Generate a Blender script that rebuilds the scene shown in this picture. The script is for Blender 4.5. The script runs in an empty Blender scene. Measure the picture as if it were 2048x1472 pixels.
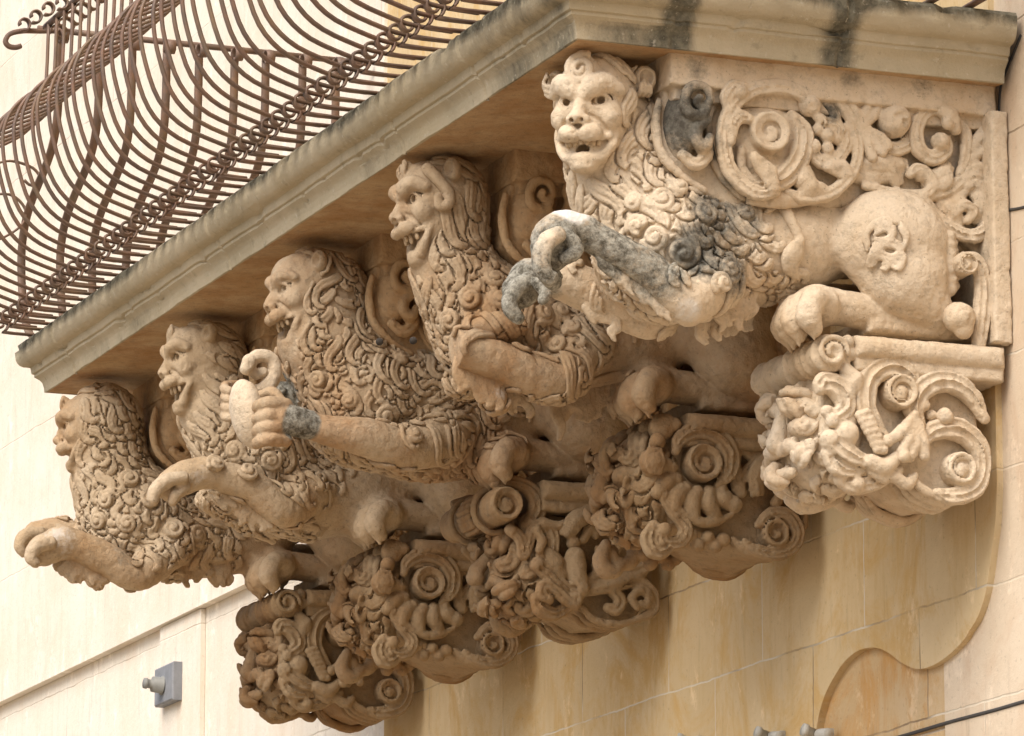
import bpy, math, random
import numpy as np
from math import sin, cos, pi, radians
rng = np.random.default_rng(7)
random.seed(7)

# ------------------------------------------------------------------ camera, sky, sun, exposure
CAM = np.array([-4.0794, -8.1514, -2.3948]); YAW, PITCH, FPX = 0.3725, 0.2065, 10212.0
IMW, IMH = 2048, 1472
S = 0.75                                     # spacing of the brackets along the wall
scene = bpy.context.scene
cd = bpy.data.cameras.new('camera'); cam = bpy.data.objects.new('camera', cd)
scene.collection.objects.link(cam); scene.camera = cam
cam.location = CAM; cam.rotation_euler = (pi/2 + PITCH, 0, -YAW)
cd.sensor_fit = 'HORIZONTAL'; cd.sensor_width = 36; cd.lens = 36*FPX/IMW
cd.clip_start = 0.1; cd.clip_end = 2000
SUN_EL, SUN_AZ_X, SUN_AZ_Y = radians(47), -0.84, -0.54      # direction to the sun (x towards street)
sv = np.array([SUN_AZ_X*cos(SUN_EL), SUN_AZ_Y*cos(SUN_EL), sin(SUN_EL)])
world = bpy.data.worlds.new('World'); scene.world = world; world.use_nodes = True
wn = world.node_tree.nodes; wl = world.node_tree.links
sky = wn.new('ShaderNodeTexSky'); sky.sky_type = 'NISHITA'; sky.sun_disc = False
sky.sun_elevation = SUN_EL; sky.sun_rotation = math.atan2(SUN_AZ_X, SUN_AZ_Y)
sky.air_density = 1.0; sky.dust_density = 4.0; sky.ozone_density = 0.6
wl.new(sky.outputs[0], wn['Background'].inputs[0]); wn['Background'].inputs[1].default_value = 0.125
sl = bpy.data.lights.new('sun', 'SUN'); sun = bpy.data.objects.new('sun', sl); scene.collection.objects.link(sun)
sl.energy = 2.2; sl.angle = radians(42); sl.color = (1.0, 0.96, 0.90)
from mathutils import Vector
sun.rotation_euler = Vector(-sv).to_track_quat('-Z', 'Y').to_euler()
scene.view_settings.view_transform = 'Standard'; scene.view_settings.look = 'None'
scene.view_settings.exposure = 0.52; scene.view_settings.gamma = 1.0
scene.cycles.max_bounces = 8; scene.cycles.diffuse_bounces = 5

# ------------------------------------------------------------------ survey helpers: read a pixel as a point in a chosen real plane
_f = np.array([sin(YAW)*cos(PITCH), cos(YAW)*cos(PITCH), sin(PITCH)])
_r = np.array([cos(YAW), -sin(YAW), 0.0]); _u = np.cross(_r, _f)
def ray(px, py):
    return _f + _r*(px-IMW/2)/FPX - _u*(py-IMH/2)/FPX
def atY(px, py, y):
    d = ray(px, py); return CAM + d*(y-CAM[1])/d[1]
def atX(px, py, x=0.0):
    d = ray(px, py); return CAM + d*(x-CAM[0])/d[0]
def ppm(p):                                   # photograph pixels per metre at point p
    return FPX/float((np.asarray(p)-CAM) @ _f)
def unit(v):
    v = np.asarray(v, float); return v/np.linalg.norm(v)
# world position of bracket planes
BY = [0.0, S, 2*S, 3*S, 4*S-0.03]
def B(i, px, py, off=0.0): return atY(px, py, BY[i]+off)

# ------------------------------------------------------------------ scene graph helpers
COL = scene.collection
def tag(o, label=None, cat=None, group=None, kind=None):
    if label: o['label'] = label
    if cat: o['category'] = cat
    if group: o['group'] = group
    if kind: o['kind'] = kind
    return o
def thing(name, label, cat, loc, group=None):
    o = bpy.data.objects.new(name, None); COL.objects.link(o); o.location = [float(v) for v in loc]
    o.empty_display_size = 0.1
    return tag(o, label, cat, group)
def link(name, me, mat, parent=None):
    o = bpy.data.objects.new(name, me); COL.objects.link(o)
    if mat is not None and len(me.materials) == 0: me.materials.append(mat)
    if parent is not None:
        o.parent = parent; o.location = -parent.location          # mesh data are in world coordinates
    return o
def copy_tree(o, shift, parent=None):
    c = o.copy(); COL.objects.link(c)
    if parent is None: c.location = o.location + Vector(shift)
    else: c.parent = parent
    for ch in list(o.children): copy_tree(ch, shift, c)
    return c
def raw_mesh(name, V, faces, smooth=True):
    me = bpy.data.meshes.new(name)
    if isinstance(faces, np.ndarray):
        nf = len(faces); me.vertices.add(len(V)); me.vertices.foreach_set('co', np.asarray(V, np.float32).ravel())
        me.loops.add(nf*4); me.loops.foreach_set('vertex_index', faces.astype(np.int32).ravel())
        me.polygons.add(nf); me.polygons.foreach_set('loop_start', np.arange(0, nf*4, 4, dtype=np.int32))
        me.polygons.foreach_set('loop_total', np.full(nf, 4, np.int32))
        me.update(calc_edges=True); me.validate()
    else:
        me.from_pydata([tuple(map(float, v)) for v in V], [], faces); me.update()
    me.polygons.foreach_set('use_smooth', np.full(len(me.polygons), smooth, dtype=bool))
    return me
def set_attr(me, name, val):
    a = me.attributes.new(name, 'FLOAT', 'POINT'); a.data.foreach_set('value', np.asarray(val, np.float32))

# ------------------------------------------------------------------ stone carving: signed distance volume -> surface net
BIG = 0.06
_lat = np.random.default_rng(3).uniform(-1, 1, (12, 32, 32, 32)).astype(np.float32)
def vnoise(p, freq, seed=0):
    g = np.asarray(p)*freq+17.3*seed; i = np.floor(g).astype(int); f = (g-i).astype(np.float32); f = f*f*(3-2*f); L = _lat[seed % 12]
    x, y, z = (i & 31).T; x1, y1, z1 = (x+1) & 31, (y+1) & 31, (z+1) & 31; a, b, c = f.T
    return ((L[x, y, z]*(1-a)+L[x1, y, z]*a)*(1-b)+(L[x, y1, z]*(1-a)+L[x1, y1, z]*a)*b)*(1-c)+((L[x, y, z1]*(1-a)+L[x1, y, z1]*a)*(1-b)+(L[x, y1, z1]*(1-a)+L[x1, y1, z1]*a)*b)*c
class Vol:
    def __init__(s, h=0.004):
        s.h = h; s.ops = []; s.lo = np.full(3, 1e9); s.hi = np.full(3, -1e9)
    def _reg(s, lo, hi, sub):
        if not sub:
            s.lo = np.minimum(s.lo, lo); s.hi = np.maximum(s.hi, hi)
    def tube(s, pts, rad, k=0.008, sub=False):
        pts = np.asarray(pts, float); rad = np.broadcast_to(np.asarray(rad, float), (len(pts),)).copy()
        s._reg((pts-rad[:, None]).min(0), (pts+rad[:, None]).max(0), sub)
        s.ops.append(('t', pts, rad, k, sub)); return s
    def ell(s, c, r, R=None, k=0.012, sub=False):
        c = np.asarray(c, float); r = np.broadcast_to(np.asarray(r, float), (3,)).copy()
        m = r.max() if R is not None else r
        s._reg(c-m, c+m, sub)
        s.ops.append(('e', c, r, R, k, sub)); return s
    def prism(s, poly, y0, y1, rnd=0.006, k=0.008, sub=False):   # outline in x,z extruded along y
        poly = np.asarray(poly, float)
        s._reg(np.array([poly[:, 0].min(), y0, poly[:, 1].min()]), np.array([poly[:, 0].max(), y1, poly[:, 1].max()]), sub)
        s.ops.append(('p', poly, y0, y1, rnd, k, sub)); return s
    def build(s):
        h = s.h; pad = 0.02+2*h
        s.o = s.lo-pad; n = np.ceil((s.hi-s.lo+2*pad)/h).astype(int)+1; s.n = n
        s.ax = [(s.o[a]+h*np.arange(n[a])).astype(np.float32) for a in range(3)]
        F = np.full(n, BIG, np.float32); s.F = F
        for op in s.ops: getattr(s, '_'+op[0])(*op[1:])
        s.ops = []
        return s
    def _box(s, lo, hi):
        i0 = np.clip(np.floor((lo-s.o)/s.h).astype(int), 0, s.n); i1 = np.clip(np.ceil((hi-s.o)/s.h).astype(int)+1, 0, s.n)
        return i0, i1
    def _merge(s, i0, i1, D, k, sub):
        v = s.F[i0[0]:i1[0], i0[1]:i1[1], i0[2]:i1[2]]
        if sub:
            D = -D; h = np.clip(.5-.5*(D-v)/k, 0, 1); v[...] = D+(v-D)*h+k*h*(1-h)
        else:
            h = np.clip(.5+.5*(D-v)/k, 0, 1); v[...] = D+(v-D)*h-k*h*(1-h)
    def _t(s, pts, rad, k, sub):
        m = k+3*s.h
        lo = (pts-rad[:, None]).min(0)-m; hi = (pts+rad[:, None]).max(0)+m
        i0, i1 = s._box(lo, hi)
        if np.any(i1 <= i0): return
        D = np.full(i1-i0, BIG, np.float32)
        if len(pts) == 1: pts = np.vstack([pts, pts+1e-5]); rad = np.array([rad[0]]*2)
        for a, b, ra, rb in zip(pts[:-1], pts[1:], rad[:-1], rad[1:]):
            R = max(ra, rb)+m
            j0, j1 = s._box(np.minimum(a, b)-R, np.maximum(a, b)+R); j0 = np.maximum(j0, i0); j1 = np.minimum(j1, i1)
            if np.any(j1 <= j0): continue
            X = s.ax[0][j0[0]:j1[0], None, None]-np.float32(a[0]); Y = s.ax[1][None, j0[1]:j1[1], None]-np.float32(a[1]); Z = s.ax[2][None, None, j0[2]:j1[2]]-np.float32(a[2])
            d = (b-a).astype(np.float32); L2 = max(float(d@d), 1e-12)
            t = np.clip((X*d[0]+Y*d[1]+Z*d[2])/np.float32(L2), 0, 1)
            q = np.sqrt((X-t*d[0])**2+(Y-t*d[1])**2+(Z-t*d[2])**2)-(np.float32(ra)+t*np.float32(rb-ra))
            sl_ = tuple(slice(j0[c]-i0[c], j1[c]-i0[c]) for c in range(3))
            D[sl_] = np.minimum(D[sl_], q)
        s._merge(i0, i1, D, k, sub)
    def _e(s, c, r, R, k, sub):
        m = (np.full(3, r.max()) if R is not None else r)+k+3*s.h
        i0, i1 = s._box(c-m, c+m)
        if np.any(i1 <= i0): return
        X = s.ax[0][i0[0]:i1[0], None, None]-np.float32(c[0]); Y = s.ax[1][None, i0[1]:i1[1], None]-np.float32(c[1]); Z = s.ax[2][None, None, i0[2]:i1[2]]-np.float32(c[2])
        if R is None: R = np.eye(3)
        R = np.asarray(R, np.float32); r = r.astype(np.float32)   # rows of R: local axes
        q = [(X*R[a, 0]+Y*R[a, 1]+Z*R[a, 2]) for a in range(3)]
        k0 = np.sqrt(sum((q[a]/r[a])**2 for a in range(3))); k1 = np.sqrt(sum((q[a]/r[a]**2)**2 for a in range(3)))
        D = k0*(k0-1)/np.maximum(k1, 1e-6)
        s._merge(i0, i1, D, k, sub)
    def _p(s, poly, y0, y1, rnd, k, sub):
        m = k+3*s.h
        lo = np.array([poly[:, 0].min(), y0, poly[:, 1].min()])-m; hi = np.array([poly[:, 0].max(), y1, poly[:, 1].max()])+m
        i0, i1 = s._box(lo, hi)
        if np.any(i1 <= i0): return
        X = s.ax[0][i0[0]:i1[0], None]; Z = s.ax[2][None, i0[2]:i1[2]]
        d2 = np.full((X.shape[0], Z.shape[1]), 1e9, np.float32); ins = np.zeros(d2.shape, bool)
        for a, b in zip(poly, np.roll(poly, -1, 0)):
            e = b-a; t = np.clip(((X-a[0])*e[0]+(Z-a[1])*e[1])/(e@e+1e-12), 0, 1)
            d2 = np.minimum(d2, (X-a[0]-t*e[0])**2+(Z-a[1]-t*e[1])**2)
            if abs(e[1]) > 1e-12:
                c = ((a[1] > Z) != (b[1] > Z)) & (X < a[0]+(Z-a[1])*e[0]/e[1]); ins ^= c
        d2 = np.sqrt(d2); d2 = np.where(ins, -d2, d2)+rnd
        Y = np.abs(s.ax[1][i0[1]:i1[1]]-(y0+y1)/2)-(y1-y0)/2+rnd
        A = d2[:, None, :]; Bq = Y[None, :, None]
        D = np.minimum(np.maximum(A, Bq), 0)+np.sqrt(np.maximum(A, 0)**2+np.maximum(Bq, 0)**2)-rnd
        s._merge(i0, i1, D.astype(np.float32), k, sub)
    def val(s, p):
        g = np.clip((p-s.o)/s.h, 0, np.array(s.n)-1.001); i = g.astype(int); f = (g-i).astype(np.float32)
        x, y, z = i.T; a, b, c = f.T; F = s.F
        return ((F[x, y, z]*(1-a)+F[x+1, y, z]*a)*(1-b)+(F[x, y+1, z]*(1-a)+F[x+1, y+1, z]*a)*b)*(1-c) + \
               ((F[x, y, z+1]*(1-a)+F[x+1, y, z+1]*a)*(1-b)+(F[x, y+1, z+1]*(1-a)+F[x+1, y+1, z+1]*a)*b)*c
    def nrm(s, p):
        e = s.h*1.2; g = np.stack([s.val(p+np.eye(3)[a]*e)-s.val(p-np.eye(3)[a]*e) for a in range(3)], 1)
        return g/np.maximum(np.linalg.norm(g, axis=1, keepdims=True), 1e-6)
    def surf(s, p, off=0.0, it=3):
        for _ in range(it):
            p = p-np.clip(s.val(p)-off, -.02, .02)[:, None]*s.nrm(p)
        return p
    def net(s):
        F = s.F; ins = F < 0
        nx, ny, nz = F.shape
        cnt = np.zeros((nx-1, ny-1, nz-1), np.int8)
        offs = [(a, b, c) for a in (0, 1) for b in (0, 1) for c in (0, 1)]
        for a, b, c in offs: cnt += ins[a:nx-1+a, b:ny-1+b, c:nz-1+c]
        idx = np.argwhere((cnt > 0) & (cnt < 8))
        C = np.stack([F[idx[:, 0]+a, idx[:, 1]+b, idx[:, 2]+c] for a, b, c in offs], 1)
        acc = np.zeros((len(idx), 3)); num = np.zeros(len(idx))
        O = np.array(offs, float)
        for p in range(8):
            for q in range(p+1, 8):
                if np.abs(O[p]-O[q]).sum() != 1: continue
                m = (C[:, p] < 0) != (C[:, q] < 0)
                t = C[:, p]/np.where(m, C[:, p]-C[:, q], 1)
                acc[m] += O[p]+(O[q]-O[p])*t[m, None]; num[m] += 1
        V = s.o+(idx+acc/num[:, None])*s.h
        vid = np.full(cnt.shape, -1, np.int32); vid[idx[:, 0], idx[:, 1], idx[:, 2]] = np.arange(len(idx))
        Q = []
        for ax in range(3):
            u, v = (ax+1) % 3, (ax+2) % 3
            A = ins.take(range(0, ins.shape[ax]-1), ax); Bq = ins.take(range(1, ins.shape[ax]), ax)
            e = np.argwhere(A != Bq)
            e = e[(e[:, u] > 0) & (e[:, v] > 0) & (e[:, u] < cnt.shape[u]) & (e[:, v] < cnt.shape[v])]
            fl = A[tuple(e.T)]
            du = np.zeros(3, int); du[u] = 1; dv = np.zeros(3, int); dv[v] = 1
            g = lambda w: vid[tuple(w.T)]
            q = np.stack([g(e-du-dv), g(e-dv), g(e), g(e-du)], 1)
            q[~fl] = q[~fl][:, ::-1]; Q.append(q)
        Q = np.concatenate(Q); Q = Q[(Q >= 0).all(1)]
        return V, Q
    def worn(s, V, amp=1.0):                   # eroded skin: chips, tool marks and pits
        N = s.nrm(V); d = .0011*vnoise(V, 28)+.0010*vnoise(V, 75)+.0007*vnoise(V, 160)
        d -= .0022*np.clip(vnoise(V, 95, 5)-.45, 0, 1)*2+.0016*np.clip(vnoise(V, 48, 9)-.5, 0, 1)*2
        return V+N*(d*amp)[:, None]
    def mesh(s, name, amp=1.0):
        if s.ops: s.build()
        V, Q = s.net(); return raw_mesh(name, s.worn(V, amp), Q)

def components(nv, Q):
    lab = np.arange(nv)
    E = np.concatenate([Q[:, [0, 1]], Q[:, [1, 2]], Q[:, [2, 3]]])
    while True:
        m = np.minimum(lab[E[:, 0]], lab[E[:, 1]]); new = lab.copy()
        np.minimum.at(new, E[:, 0], m); np.minimum.at(new, E[:, 1], m); new = new[new]
        if (new == lab).all(): return lab
        lab = new
def carve_out(name, vol, mat, parent, marks=(), amp=1.0, split=True, floor=60):
    """mesh a volume; every separate piece becomes a part of its own"""
    if vol.ops: vol.build()
    V, Q = vol.net(); V = vol.worn(V, amp); out = []
    if split:
        lab = components(len(V), Q); ids, cnt = np.unique(lab, return_counts=True); ids = ids[np.argsort(-cnt)]; cnt = np.sort(cnt)[::-1]
        keep = [i for i, c in zip(ids, cnt) if c >= floor][:40]
    else: lab, keep = None, [0]
    for k in keep:
        if lab is None or len(keep) == 1 and len(ids) == 1: v, q = V, Q
        else:
            m = lab == k; re = np.cumsum(m)-1; v = V[m]; q = re[Q[m[Q[:, 0]]]]
        me = raw_mesh(name, v, q); stain(me, marks); out.append(link(name, me, mat, parent))
    return out
def spline(pts, n=None, step=None):             # Catmull-Rom through points of any dimension
    P = np.asarray(pts, float)
    if n is None: n = max(4*(len(P)-1), 4)
    E = np.vstack([2*P[0]-P[1], P, 2*P[-1]-P[-2]]); out = []
    for t in np.linspace(0, len(P)-1-1e-9, n):
        i = int(t); f = t-i; a, b, c, d = E[i:i+4]
        out.append(.5*((2*b)+(c-a)*f+(2*a-5*b+4*c-d)*f*f+(3*b-a-3*c+d)*f**3))
    return np.array(out)
# ------------------------------------------------------------------ materials
def new_mat(name):
    m = bpy.data.materials.new(name); m.use_nodes = True
    return m, m.node_tree.nodes, m.node_tree.links
class NB:                                       # tiny node builder
    def __init__(s, m): s.n = m.node_tree.nodes; s.l = m.node_tree.links; s.bsdf = s.n['Principled BSDF']; s.co = s.n.new('ShaderNodeTexCoord').outputs['Object']
    def map(s, scale=(1, 1, 1), vec=None):
        g = s.n.new('ShaderNodeMapping'); g.inputs['Scale'].default_value = scale; s.l.new(vec or s.co, g.inputs[0]); return g.outputs[0]
    def noise(s, sc, det=6, rough=.6, vec=None, dist=0.0):
        g = s.n.new('ShaderNodeTexNoise'); g.inputs['Scale'].default_value = sc; g.inputs['Detail'].default_value = det; g.inputs['Roughness'].default_value = rough; g.inputs['Distortion'].default_value = dist
        s.l.new(vec or s.co, g.inputs['Vector']); return g.outputs['Fac']
    def ramp(s, fac, lo, hi, a=0.0, b=1.0):
        g = s.n.new('ShaderNodeMapRange'); g.inputs[1].default_value = lo; g.inputs[2].default_value = hi; g.inputs[3].default_value = a; g.inputs[4].default_value = b
        s.l.new(fac, g.inputs[0]); return g.outputs[0]
    def math(s, op, a, b=None):
        g = s.n.new('ShaderNodeMath'); g.operation = op
        for k, v in enumerate((a, b)):
            if v is None: continue
            if isinstance(v, (int, float)): g.inputs[k].default_value = v
            else: s.l.new(v, g.inputs[k])
        return g.outputs[0]
    def mix(s, fac, a, b):
        g = s.n.new('ShaderNodeMix'); g.data_type = 'RGBA'
        if isinstance(fac, (int, float)): g.inputs[0].default_value = fac
        else: s.l.new(fac, g.inputs[0])
        for k, v in ((6, a), (7, b)):
            if isinstance(v, tuple): g.inputs[k].default_value = (*v, 1)
            else: s.l.new(v, g.inputs[k])
        return g.outputs[2]
    def attr(s, name):
        g = s.n.new('ShaderNodeAttribute'); g.attribute_name = name; return g.outputs['Fac']
    def bump(s, hgt, strength=.3, dist=.004, prev=None):
        g = s.n.new('ShaderNodeBump'); g.inputs['Strength'].default_value = strength; g.inputs['Distance'].default_value = dist
        s.l.new(hgt, g.inputs['Height'])
        if prev: s.l.new(prev, g.inputs['Normal'])
        return g.outputs[0]
    def done(s, col, rough=.85, nrm=None, spec=.25, metal=0.0):
        if isinstance(col, tuple): s.bsdf.inputs['Base Color'].default_value = (*col, 1)
        else: s.l.new(col, s.bsdf.inputs['Base Color'])
        if isinstance(rough, float): s.bsdf.inputs['Roughness'].default_value = rough
        else: s.l.new(rough, s.bsdf.inputs['Roughness'])
        s.bsdf.inputs['Specular IOR Level'].default_value = spec; s.bsdf.inputs['Metallic'].default_value = metal
        if nrm: s.l.new(nrm, s.bsdf.inputs['Normal'])

def carved_stone(name, pale, tan, rust, rust_lo=.52, rust_hi=.75, grime=0.25):
    m, _, _ = new_mat(name); b = NB(m)
    c = b.mix(b.ramp(b.noise(7, 5, .6, dist=.4), .35, .65), pale, tan)
    c = b.mix(b.ramp(b.noise(4.3, 6, .7, vec=b.map((1, 1, .6))), rust_lo, rust_hi, 0, .85), c, rust)
    c = b.mix(b.ramp(b.noise(60, 4, .7), .5, .8, 0, grime), c, (.12, .10, .075))       # fine soiling
    c = b.mix(b.ramp(b.noise(180, 2, .5), .66, .74, 0, .45), c, (.10, .085, .065))     # pits
    # lichen and weathering crust where the stone carries it
    ly = b.attr('lichen'); n1 = b.math('ADD', b.math('MULTIPLY', b.noise(22, 8, .8), .62), b.math('MULTIPLY', b.noise(95, 4, .7), .38))
    c = b.mix(b.ramp(b.math('ADD', ly, n1), .80, 1.12, 0, .93), c, b.mix(b.ramp(b.noise(70, 4, .7), .35, .7), (.035, .034, .030), (.17, .165, .14)))
    gy = b.attr('crust'); n2 = b.math('ADD', b.math('MULTIPLY', b.noise(17, 8, .8), .6), b.math('MULTIPLY', b.noise(80, 4, .7), .4))
    c = b.mix(b.ramp(b.math('ADD', gy, n2), .85, 1.10, 0, .93), c, b.mix(b.ramp(b.noise(55, 7, .8), .40, .60), (.055, .054, .043), (.36, .35, .30)))
    wy = b.attr('fresh'); c = b.mix(b.ramp(b.math('ADD', wy, n2), .85, 1.2, 0, .9), c, (.72, .70, .66))
    h = b.math('ADD', b.noise(55, 6, .7), b.math('MULTIPLY', b.noise(220, 3, .6), .5))
    n = b.bump(h, .55, .005)
    b.done(c, .9, n, .2)
    return m
M = {}
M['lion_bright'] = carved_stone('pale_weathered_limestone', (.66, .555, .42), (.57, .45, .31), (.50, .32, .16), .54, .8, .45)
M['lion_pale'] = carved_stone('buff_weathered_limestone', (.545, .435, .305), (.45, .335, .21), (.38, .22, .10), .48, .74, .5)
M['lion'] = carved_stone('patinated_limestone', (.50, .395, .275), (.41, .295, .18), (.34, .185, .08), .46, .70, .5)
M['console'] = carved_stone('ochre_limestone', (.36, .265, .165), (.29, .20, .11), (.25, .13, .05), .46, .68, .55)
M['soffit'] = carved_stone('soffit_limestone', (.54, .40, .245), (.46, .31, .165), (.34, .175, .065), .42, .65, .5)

def slab_mat():
    m, _, _ = new_mat('lichen_grey_cornice_stone'); b = NB(m)
    c = b.mix(b.ramp(b.noise(5, 6, .65), .35, .65), (.50, .435, .315), (.40, .345, .24))
    c = b.mix(b.ramp(b.noise(3, 5, .6), .5, .75, 0, .4), c, (.52, .42, .26))
    lich = b.attr('lichen')
    st = b.math('ADD', b.math('MULTIPLY', b.noise(5, 4, .6), .45), b.math('MULTIPLY', b.noise(11, 10, .85, vec=b.map((1, 1, .35)), dist=1.2), .55))
    c = b.mix(b.ramp(b.math('ADD', lich, st), .80, 1.06, 0, .88), c, b.mix(b.ramp(b.noise(60, 4, .7), .35, .65), (.04, .04, .032), (.17, .16, .12)))
    c = b.mix(b.ramp(b.noise(34, 6, .7), .58, .75, 0, .45), c, (.13, .125, .085))
    c = b.mix(b.ramp(b.noise(85, 3, .6), .62, .72, 0, .5), c, (.58, .54, .44))
    h = b.math('ADD', b.noise(30, 7, .75), b.math('MULTIPLY', b.noise(140, 4, .7), .5))
    b.done(c, .95, b.bump(h, .6, .006), .15); return m
M['slab'] = slab_mat()

def wall_mat(name, a, t, rust, rmax, joints=True, blotch=.6, damp=False, jw=1.0, row=.2033, col=.47):
    m, _, _ = new_mat(name); b = NB(m)
    sep = b.n.new('ShaderNodeSeparateXYZ'); b.l.new(b.co, sep.inputs[0])
    wob = b.noise(7, 4, .6)
    cmb = b.n.new('ShaderNodeCombineXYZ'); b.l.new(b.math('ADD', sep.outputs[1], b.math('MULTIPLY', wob, .012)), cmb.inputs[0]); b.l.new(b.math('ADD', b.math('SUBTRACT', sep.outputs[2], 4.1897), b.math('MULTIPLY', wob, .016)), cmb.inputs[1])
    uv = cmb.outputs[0]
    br = b.n.new('ShaderNodeTexBrick'); b.l.new(uv, br.inputs['Vector'])
    br.inputs['Scale'].default_value = 1.0; br.inputs['Mortar Size'].default_value = .0026; br.inputs['Mortar Smooth'].default_value = .6
    br.inputs['Brick Width'].default_value = col; br.inputs['Row Height'].default_value = row; br.inputs['Bias'].default_value = 0
    br.inputs['Color1'].default_value = (0, 0, 0, 1); br.inputs['Color2'].default_value = (1, 1, 1, 1); br.inputs['Mortar'].default_value = (.5, .5, .5, 1)
    c = b.mix(b.ramp(b.noise(3.5, 5, .6), .35, .65), a, t)
    c = b.mix(b.math('MULTIPLY', br.outputs['Color'], .30), c, tuple(v*.82 for v in t))
    c = b.mix(b.ramp(b.noise(4.5, 8, .74, vec=b.map((1, 1.2, .75)), dist=.8), .47, .60, 0, blotch), c, rust)                 # iron-stained blotches
    c = b.mix(b.ramp(b.noise(13, 6, .7, vec=b.map((1, 1.6, .22))), .52, .70, 0, rmax), c, tuple(v*.86 for v in rust))      # runs
    c = b.mix(b.ramp(b.noise(9, 6, .75, vec=b.map((1, 1, .7))), .58, .66, 0, .55), c, tuple(min(1, v*1.22+.03) for v in a))    # scoured pale patches
    c = b.mix(b.ramp(b.noise(17, 6, .7, vec=b.map((1, 2.2, .3))), .58, .75, 0, .40), c, tuple(v*.5 for v in t))
    c = b.mix(b.ramp(b.noise(95, 4, .65), .60, .74, 0, .45), c, tuple(v*.42 for v in t))
    if joints: c = b.mix(b.math('MULTIPLY', br.outputs['Fac'], b.ramp(b.noise(4, 4, .6), .38, .52, .08*jw, .95*jw)), c, b.mix(b.ramp(b.noise(2.3, 2), .50, .56), (.66, .60, .49), (.26, .19, .12)))
    if damp:                                      # old grey run-off stain far along the wall
        g = b.n.new('ShaderNodeVectorMath'); g.operation = 'DISTANCE'; b.l.new(b.map((0, .55, .6)), g.inputs[0]); g.inputs[1].default_value = (0, 6.55*.55, 4.28*.6)
        c = b.mix(b.ramp(b.math('ADD', b.ramp(g.outputs['Value'], 0, .42, .5, 0), b.noise(9, 6, .7, vec=b.map((1, 1.6, .3)))), .62, .95, 0, .75), c, (.36, .35, .345))
    h = b.math('ADD', b.noise(60, 6, .7), b.math('MULTIPLY', b.noise(9, 5, .65), 1.2))
    n = b.bump(h, .35, .005)
    if joints: n = b.bump(b.math('SUBTRACT', 1, br.outputs['Fac']), .45, .003, n)
    b.done(c, .92, n, .15); return m
M['wall'] = wall_mat('ashlar_limestone_wall', (.67, .535, .335), (.59, .45, .255), (.55, .355, .135), .38, True, .75)
M['wall_tan'] = wall_mat('rosy_tan_ashlar', (.66, .56, .435), (.61, .50, .37), (.56, .40, .27), .35, True, .4, False, .8)
M['wall_sunlit'] = wall_mat('sunlit_ashlar_wall', (.79, .735, .645), (.75, .68, .57), (.70, .57, .43), .3, True, .35, True, .45, .4066, .9)  # same ashlar, whitened: the glare of full sun is put into the colour
M['wall_ochre'] = wall_mat('iron_stained_ashlar', (.58, .45, .29), (.54, .38, .20), (.52, .29, .10), .6, True, .8)

def iron():
    m, _, _ = new_mat('rusty_wrought_iron'); b = NB(m)
    c = b.mix(b.ramp(b.noise(22, 6, .7), .4, .65), (.135, .095, .074), (.21, .12, .08))
    c = b.mix(b.ramp(b.noise(9, 4, .6), .5, .7, 0, .6), c, (.23, .165, .10))
    b.done(c, b.ramp(b.noise(40, 4), .3, .7, .45, .8), b.bump(b.noise(130, 5, .7), .4, .0015), .45, .15); return m
M['iron'] = iron()
def plain(name, col, rough=.6, var=.12, metal=0.0):
    m, _, _ = new_mat(name); b = NB(m)
    c = b.mix(b.ramp(b.noise(30, 5, .65), .35, .7), col, tuple(v*(1-var*2) for v in col))
    b.done(c, rough, b.bump(b.noise(150, 3), .15, .001), .4, metal); return m
M['box'] = plain('grey_enamelled_metal', (.24, .25, .27)); M['knob'] = plain('dull_grey_plastic', (.24, .24, .22))
M['clamp'] = plain('weathered_zinc', (.52, .51, .46), .7, .2)
M['pupil'] = plain('dark_drilled_pupil', (.035, .028, .022), .9)  # near-black plug set into the drilled eye hole
M['teeth'] = plain('worn_stone_teeth', (.56, .43, .28), .8)
def paving():
    m, _, _ = new_mat('pale_stone_paving'); b = NB(m)
    br = b.n.new('ShaderNodeTexBrick'); b.l.new(b.co, br.inputs['Vector']); br.inputs['Scale'].default_value = 1.2
    br.inputs['Color1'].default_value = (.38, .31, .225, 1); br.inputs['Color2'].default_value = (.33, .27, .20, 1); br.inputs['Mortar'].default_value = (.15, .12, .09, 1)
    c = b.mix(b.ramp(b.noise(3, 5), .4, .7, 0, .4), br.outputs['Color'], (.25, .2, .15))
    b.done(c, .85, b.bump(b.noise(20, 5), .3, .01)); return m
M['paving'] = paving()
# ------------------------------------------------------------------ setting: street, building, slab, railing
def quad_sheet(name, V, mat, kind=None):
    me = raw_mesh(name, V, [tuple(range(len(V)))], False); return tag(link(name, me, mat), kind=kind)
quad_sheet('street', [(-60, -60, -4.1), (0.02, -60, -4.1), (0.02, 60, -4.1), (-60, 60, -4.1)], M['paving'], 'structure')

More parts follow.
